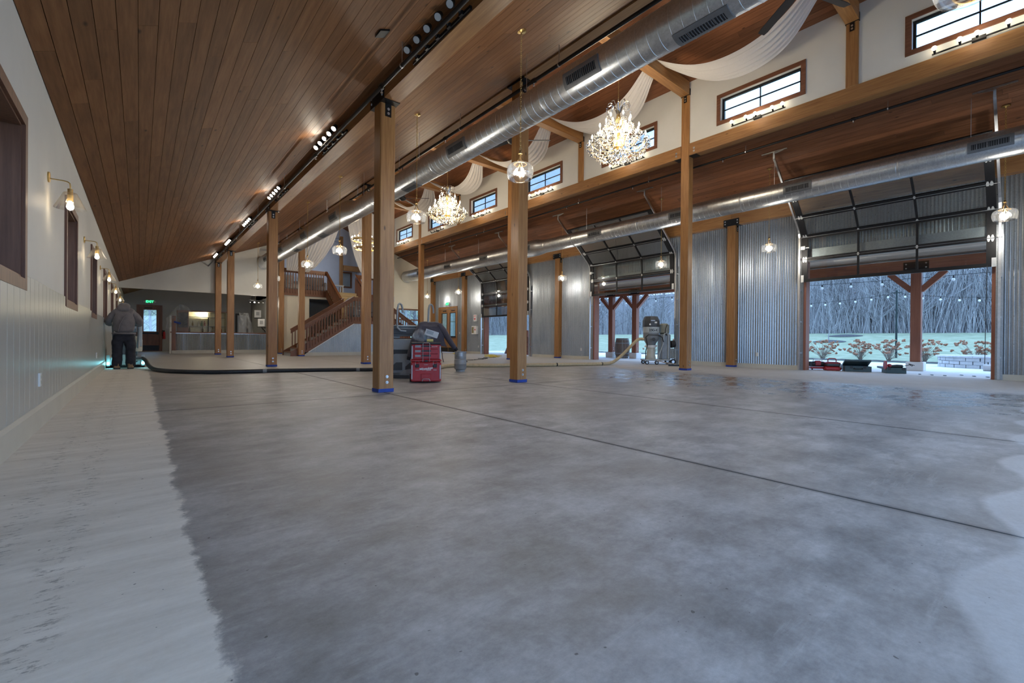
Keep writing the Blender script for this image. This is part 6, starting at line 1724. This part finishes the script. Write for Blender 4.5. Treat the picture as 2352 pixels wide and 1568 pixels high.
# ================================================================ WOODS
MAT['bark'] = M('pale_grey_bark', (.33,.325,.33), .95, 0, .3, 3, .4, (1,1,.2))
MAT['bark2'] = M('tan_grey_bark', (.20,.19,.19), .95, 0, .3, 3, .4, (1,1,.2))
def tree_mesh(seed, h, r, nb, spread):
    r_ = random.Random(seed); m = MB(); pts = []; lean = (r_.uniform(-.06,.06), r_.uniform(-.06,.06))
    for i in range(8):
        z = h*i/7; pts.append((lean[0]*z+r_.uniform(-.12,.12)*(i > 0), lean[1]*z+r_.uniform(-.12,.12)*(i > 0), z-.3*(i == 0)))
    m.tube(pts, [r*(1-.11*i)*(1.35 if i == 0 else 1) for i in range(8)], 8)
    for k in range(nb):
        u = r_.uniform(.07, .95); i = min(6, int(u*7)); p = Vector(pts[i]).lerp(Vector(pts[i+1]), u*7-i)
        a = r_.uniform(0, 6.28); L = spread*(1.1-u*.7)*r_.uniform(.5, 1.1); up = r_.uniform(.25, 1.0)
        d = Vector((math.cos(a), math.sin(a), up)).normalized(); rr = r*.28*(1-u*.6)
        q = p+d*L*.5+Vector((0,0,.08*L)); e = p+d*L+Vector((r_.uniform(-.2,.2)*L, r_.uniform(-.2,.2)*L, .2*L))
        m.tube([p, q, e], [rr, rr*.55, rr*.15], 4, False)
        for j in range(4):
            s_ = p.lerp(q, r_.uniform(.4,1)) if j < 2 else q.lerp(e, r_.uniform(.1,.8))
            dd = (d+Vector((r_.uniform(-.8,.8), r_.uniform(-.8,.8), r_.uniform(-.1,.8)))).normalized()
            m.tube([s_, s_+dd*L*.22, s_+dd*L*.45+Vector((0,0,.06*L))], [rr*.35, rr*.2, rr*.06], 3, False)
    return m.mesh('tree_%d' % seed, (0,0,0), True)
TM = [tree_mesh(k, 8.5+k % 4*1.1, .08+.035*(k % 5), 34+5*(k % 3), 3.8) for k in range(8)]
for k, me in enumerate(TM): me.materials.append(MAT['bark'] if k % 2 else MAT['bark2'])
rd = random.Random(77)
for k in range(160):
    sl_ = rd.choice([rd.uniform(.0, .34), rd.uniform(.0, .34), rd.uniform(.50, .90), rd.uniform(1.05, 1.42)]); x = rd.uniform(45.5, 58); y = sl_*x
    o = bpy.data.objects.new('bare_tree', TM[rd.randrange(8)]); COL.objects.link(o)
    s = rd.uniform(.8, 1.15); o.location = (x, y, gz(x, y)); o.scale = (s, s, s); o.rotation_euler = (0,0,rd.uniform(0, 6.28))
    tag(o, 'bare winter tree among the woods beyond the lawn', 'tree', 'woods beyond the lawn')
for k in range(46):
    x = rd.uniform(-8, 30); y = rd.uniform(48, 60)
    o = bpy.data.objects.new('bare_tree', TM[rd.randrange(8)]); COL.objects.link(o); o.location = (x, y, gz(x, y)); o.rotation_euler = (0,0,rd.uniform(0, 6.28))
    tag(o, 'bare winter tree in the woods behind the far end of the hall', 'tree', 'woods behind the hall')
us = MB()
for k in range(9000):
    sl_ = rd.choice([rd.uniform(.0, .34), rd.uniform(.0, .34), rd.uniform(.50, .90), rd.uniform(1.05, 1.42)]); x = rd.uniform(44.5, 60); y = sl_*x; z = gz(x, y)
    if rd.random() < .35: z += rd.uniform(.5, 5)
    h = rd.uniform(1.2, 4.5); a, b = rd.uniform(-.35,.35), rd.uniform(-.35,.35); r = rd.uniform(.008,.022)
    us.tube([(x, y, z-.1), (x+a*h*.4, y+b*h*.4, z+h*.5), (x+a*h, y+b*h, z+h)], [r, r*.7, r*.2], 3, False)
tag(us.build('underbrush', MAT['bark'], None), 'tangle of bare saplings and brush at the edge of the woods', 'underbrush', None, 'stuff')
lv = MB()
for k in range(5000):
    sl_ = rd.choice([rd.uniform(.0, .16), rd.uniform(.0, .34), rd.uniform(.5, .9)]); x = rd.uniform(45, 58); y = sl_*x; z = gz(x, y)+rd.uniform(.6, 7.5); s = rd.uniform(.03,.07)
    a, b, c = (Vector((rd.uniform(-1,1), rd.uniform(-1,1), rd.uniform(-1,1)))*s for _ in range(3))
    p = Vector((x, y, z)); lv.add([p, p+a, p+a+b, p+b], [(0,1,2,3)])
MAT['leaf'] = M('dry_beech_leaf', (.42,.27,.19), .9, 0, .25, 6)
tag(lv.build('dry_leaves', MAT['leaf'], None), 'dry brown leaves clinging to the woods edge', 'leaves', None, 'stuff')
me = tree_mesh(91, 3.0, .035, 34, 1.5); me.materials.append(MAT['bark'])
o = bpy.data.objects.new('young_tree', me); COL.objects.link(o); o.location = (36.5, 9.6, gz(36.5, 9.6)); tag(o, 'young bare multi-branched tree in a mulch ring on the lawn', 'tree')

# ================================================================ THINGS ON THE PATIO
MAT['casegreen'] = M('dark_green_case', (.028,.055,.06), .45, 0, .15, 8)
MAT['oak'] = wood('weathered_oak', (.13,.095,.075), (.30,.23,.19), 'Z', .7, False, .3)
o = local('barrel', 'old wooden wine barrel standing outside the vacuum door', 'barrel', (17.55, 12.87, 0))
nst_ = 20
for k in range(nst_):
    a0, a1 = 2*math.pi*k/nst_+.008, 2*math.pi*(k+1)/nst_-.008
    rs = []
    for r, z in ((.285,.0), (.33,.2), (.35,.46), (.33,.72), (.285,.93)):
        rs.append([(q*math.cos(a), q*math.sin(a), z) for q, a in ((r, a0), (r, a1), (r-.025, a1), (r-.025, a0))])
    MB().rings(rs).build('stave', MAT['oak'], o)
for z, r in ((.06,.303), (.22,.338), (.70,.338), (.87,.303)): MB().lathe([(r-.006,-.022), (r+.003,-.022), (r+.003,.022), (r-.006,.022), (r-.006,-.022)], (0,0,z), 28).build('hoop', MAT['machgrey'], o, True)
MB().lathe([(.002,0), (.27,0), (.27,.02), (.002,.02)], (0,0,.89), 24).build('head', MAT['cedarY'], o)
o = local('air_compressor', 'small red and black compressor on the patio next to the left door jamb', 'compressor', (15.42, 4.34, 0), R(-60))
MB().bev(-.20, .20, -.10, .10, .03, .09, .01).build('base', MAT['tred'], o)
MB().tube([(-.19,0,.17), (-.17,0,.17), (.17,0,.17), (.19,0,.17)], [.05,.075,.075,.05], 16).build('tank', MAT['blackpl'], o, True)
MB().bev(-.08, .08, -.08, .08, .12, .27, .02).build('motor', MAT['tred'], o, True)
MB().tube([(-.12,0,.22), (-.10,0,.31), (.10,0,.31), (.12,0,.22)], .010, 8).build('handle', MAT['steel'], o, True)
for s in (-1, 1): MB().bev(s*.19-.05, s*.19+.05, -.09, .09, .10, .24, .02).build('end_guard', MAT['blackpl'], o)
for s in (-1, 1): MB().cyl((s*.15,-.07,.0), (s*.15,-.07,.04), .02, None, 8).build('foot', MAT['rubber'], o)
o = local('wet_vacuum', 'red portable tool vacuum with carry handle on the patio', 'vacuum', (15.42, 3.98, 0), R(-60))
MB().bev(-.20, .20, -.13, .13, .0, .11, .03).build('base', MAT['tred'], o)
MB().bev(-.17, .17, -.11, .11, .11, .25, .03).build('canister', MAT['machdark'], o, True)
MB().bev(-.18, .18, -.12, .12, .20, .235, .01).build('lid', MAT['tred'], o)
MB().tube([(-.10,0,.23), (-.10,0,.32), (-.07,0,.345), (.07,0,.345), (.10,0,.32), (.10,0,.23)], .014, 8).build('carry_handle', MAT['tred'], o, True)
MB().bev(.16, .22, -.1, .06, .02, .20, .02).build('battery', MAT['tgrey'], o)
def case(name, lab, x, y, rz, lid_open, wdt=.52):
    o = local(name, lab, 'tool case', (x, y, 0), rz)
    h = wdt/2
    MB().box(-h, h, -.17, .17, 0, .015).box(-h, h, -.17, -.155, .015, .15).box(-h, h, .155, .17, .015, .15).box(-h, -h+.015, -.155, .155, .015, .15).box(h-.015, h, -.155, .155, .015, .15).build('tray', MAT['casegreen'], o)
    c, s = math.cos(lid_open), math.sin(lid_open)
    def P(y_, z_): return (.17-(y_*c)*1.0, .15+y_*s+z_*c)
    m = MB(); pr = [P(0,0), P(.34,0), P(.34,.05), P(0,.05)]
    m.prism([(-h, yy, zz) for yy, zz in pr], (wdt, 0, 0)).build('lid', MAT['casegreen'], o)
    for sx in (-1, 1): MB().box(sx*.15-.03, sx*.15+.03, -.18, -.17, .09, .16).build('catch', MAT['blackpl'], o)
    return o
o = case('tool_case', 'dark green plastic tool case with its lid ajar on the patio', 15.5, 3.42, R(-65), R(24), .6)
MB().bev(-.2, .1, -.1, .1, .02, .12, .01).build('battery_pack', MAT['white'], o)
MB().tube([(-.09,-.19,.10), (-.09,-.22,.08), (.09,-.22,.08), (.09,-.19,.10)], .012, 6).build('handle', MAT['blackpl'], o)
o = case('tool_case', 'open flat dark tool case holding a red grinder on the patio', 15.55, 2.62, R(-62), R(178), .42)
o = local('angle_grinder', 'red and black angle grinder with coiled cord lying in the open case', 'grinder', (15.5, 2.55, .16), R(-62))
MB().tube([(-.16,0,.02), (.0,0,.03), (.12,0,.03)], [.035,.045,.04], 12).build('body', MAT['blackpl'], o, True)
MB().tube([(-.26,0,.055), (-.24,0,.055)], [.12,.12], 18).build('guard_disc', MAT['tred'], o, True)
MB().bev(-.20, -.12, -.05, .05, .0, .09, .02).build('gear_head', MAT['tred'], o, True)
MB().tube(spline([(.12,0,.03), (.22,.05,.05), (.30,-.05,.08), (.34,.06,.04), (.26,.02,.1), (.36,-.04,.06)], 6), .008, 6).build('cord', MAT['rubber'], o, True)
o = MB().lathe([(.075,-.9), (.098,-.9), (.098,.9), (.075,.9), (.075,-.9)], (0,0,0), 28, 'Y')
for i, v in enumerate(o.v): o.v[i] = (v[0]+19.3, v[1]+.30, v[2]+.098)
ob = o.build('cardboard_tube', M('pale_cardboard', (.52,.50,.49), .8), None, True, at=(19.3,.30,0)); tag(ob, 'thick pale cardboard tube lying on the patio in front of the stone ring', 'tube')
rd = random.Random(8)
for k in range(7):
    x, y = 15.6+rd.uniform(-.2,.5), 2.1-.24*k
    o = MB().obox((x, y, .006), (.05+.03*rd.random(),.02,0), (-.008,.018,0), (0,0,.006)).build('debris_scrap', MAT['casegreen'], None, at=(x, y, 0))
    tag(o, 'small flat scrap lying on the threshold of the nearest open door', 'scrap', 'threshold scraps')
# outside the farthest door
o = thing('podium', 'brown plank podium outside the farthest garage door', 'podium', (16.6, 18.9, 0))
for k in range(9): MB().box(16.3, 16.34, 18.2+k*.12, 18.315+k*.12, 0, 1.3).build('plank', MAT['cedarZ'], o)
MB().box(16.34, 16.9, 18.2, 19.28, .0, 1.26).build('body', MAT['cedarZ'], o); MB().box(16.25, 16.95, 18.15, 19.33, 1.3, 1.34).build('top', MAT['cedarY'], o)
o = thing('metal_rack', 'thin dark metal rack standing before the podium', 'rack', (16.1, 18.2, 0))
for y in (17.95, 18.45): MB().cyl((16.1,y,0), (16.1,y,.95), .014, None, 6).build('upright', MAT['black'], o)
for z in (.2,.45,.7,.95): MB().cyl((16.1,17.95,z), (16.1,18.45,z), .010, None, 6).build('rung', MAT['black'], o)
def heap(u, v):
    a = 6.2832*u; r = (1-v)*.75*(1+.12*math.sin(3*a)+.06*math.sin(7*a))
    return (17.0+r*.6*math.cos(a), 20.1+r*math.sin(a), .85*math.sin(min(1, v*1.15)*1.57)+.02*math.sin(9*a))
ob = MB().grid(heap, 40, 10).build('covered_heap', M('dark_red_brown_cover', (.16,.07,.06), .8, 0, .3, 12, .6), None, True, at=(17,20.1,0)); tag(ob, 'dark red-brown covered heap outside the farthest garage door', 'heap')
o = thing('patio_grill', 'blue-black covered grill cart outside the farthest door, right side', 'grill', (16.6, 16.7, 0))
MB().bev(16.3, 16.9, 16.35, 17.05, .1, .75, .04).build('cart', MAT['machdark'], o); MB().prism([(16.3,16.35,.75), (16.9,16.35,.75), (16.8,16.35,1.1), (16.45,16.35,1.1)], (0,.7,0)).build('hood', M('blue_grill_hood', (.03,.10,.22), .4), o)
for x in (16.36,16.84):
    for y in (16.42,16.98): MB().cyl((x,y,0), (x,y,.1), .03, None, 8).build('foot', MAT['rubber'], o)
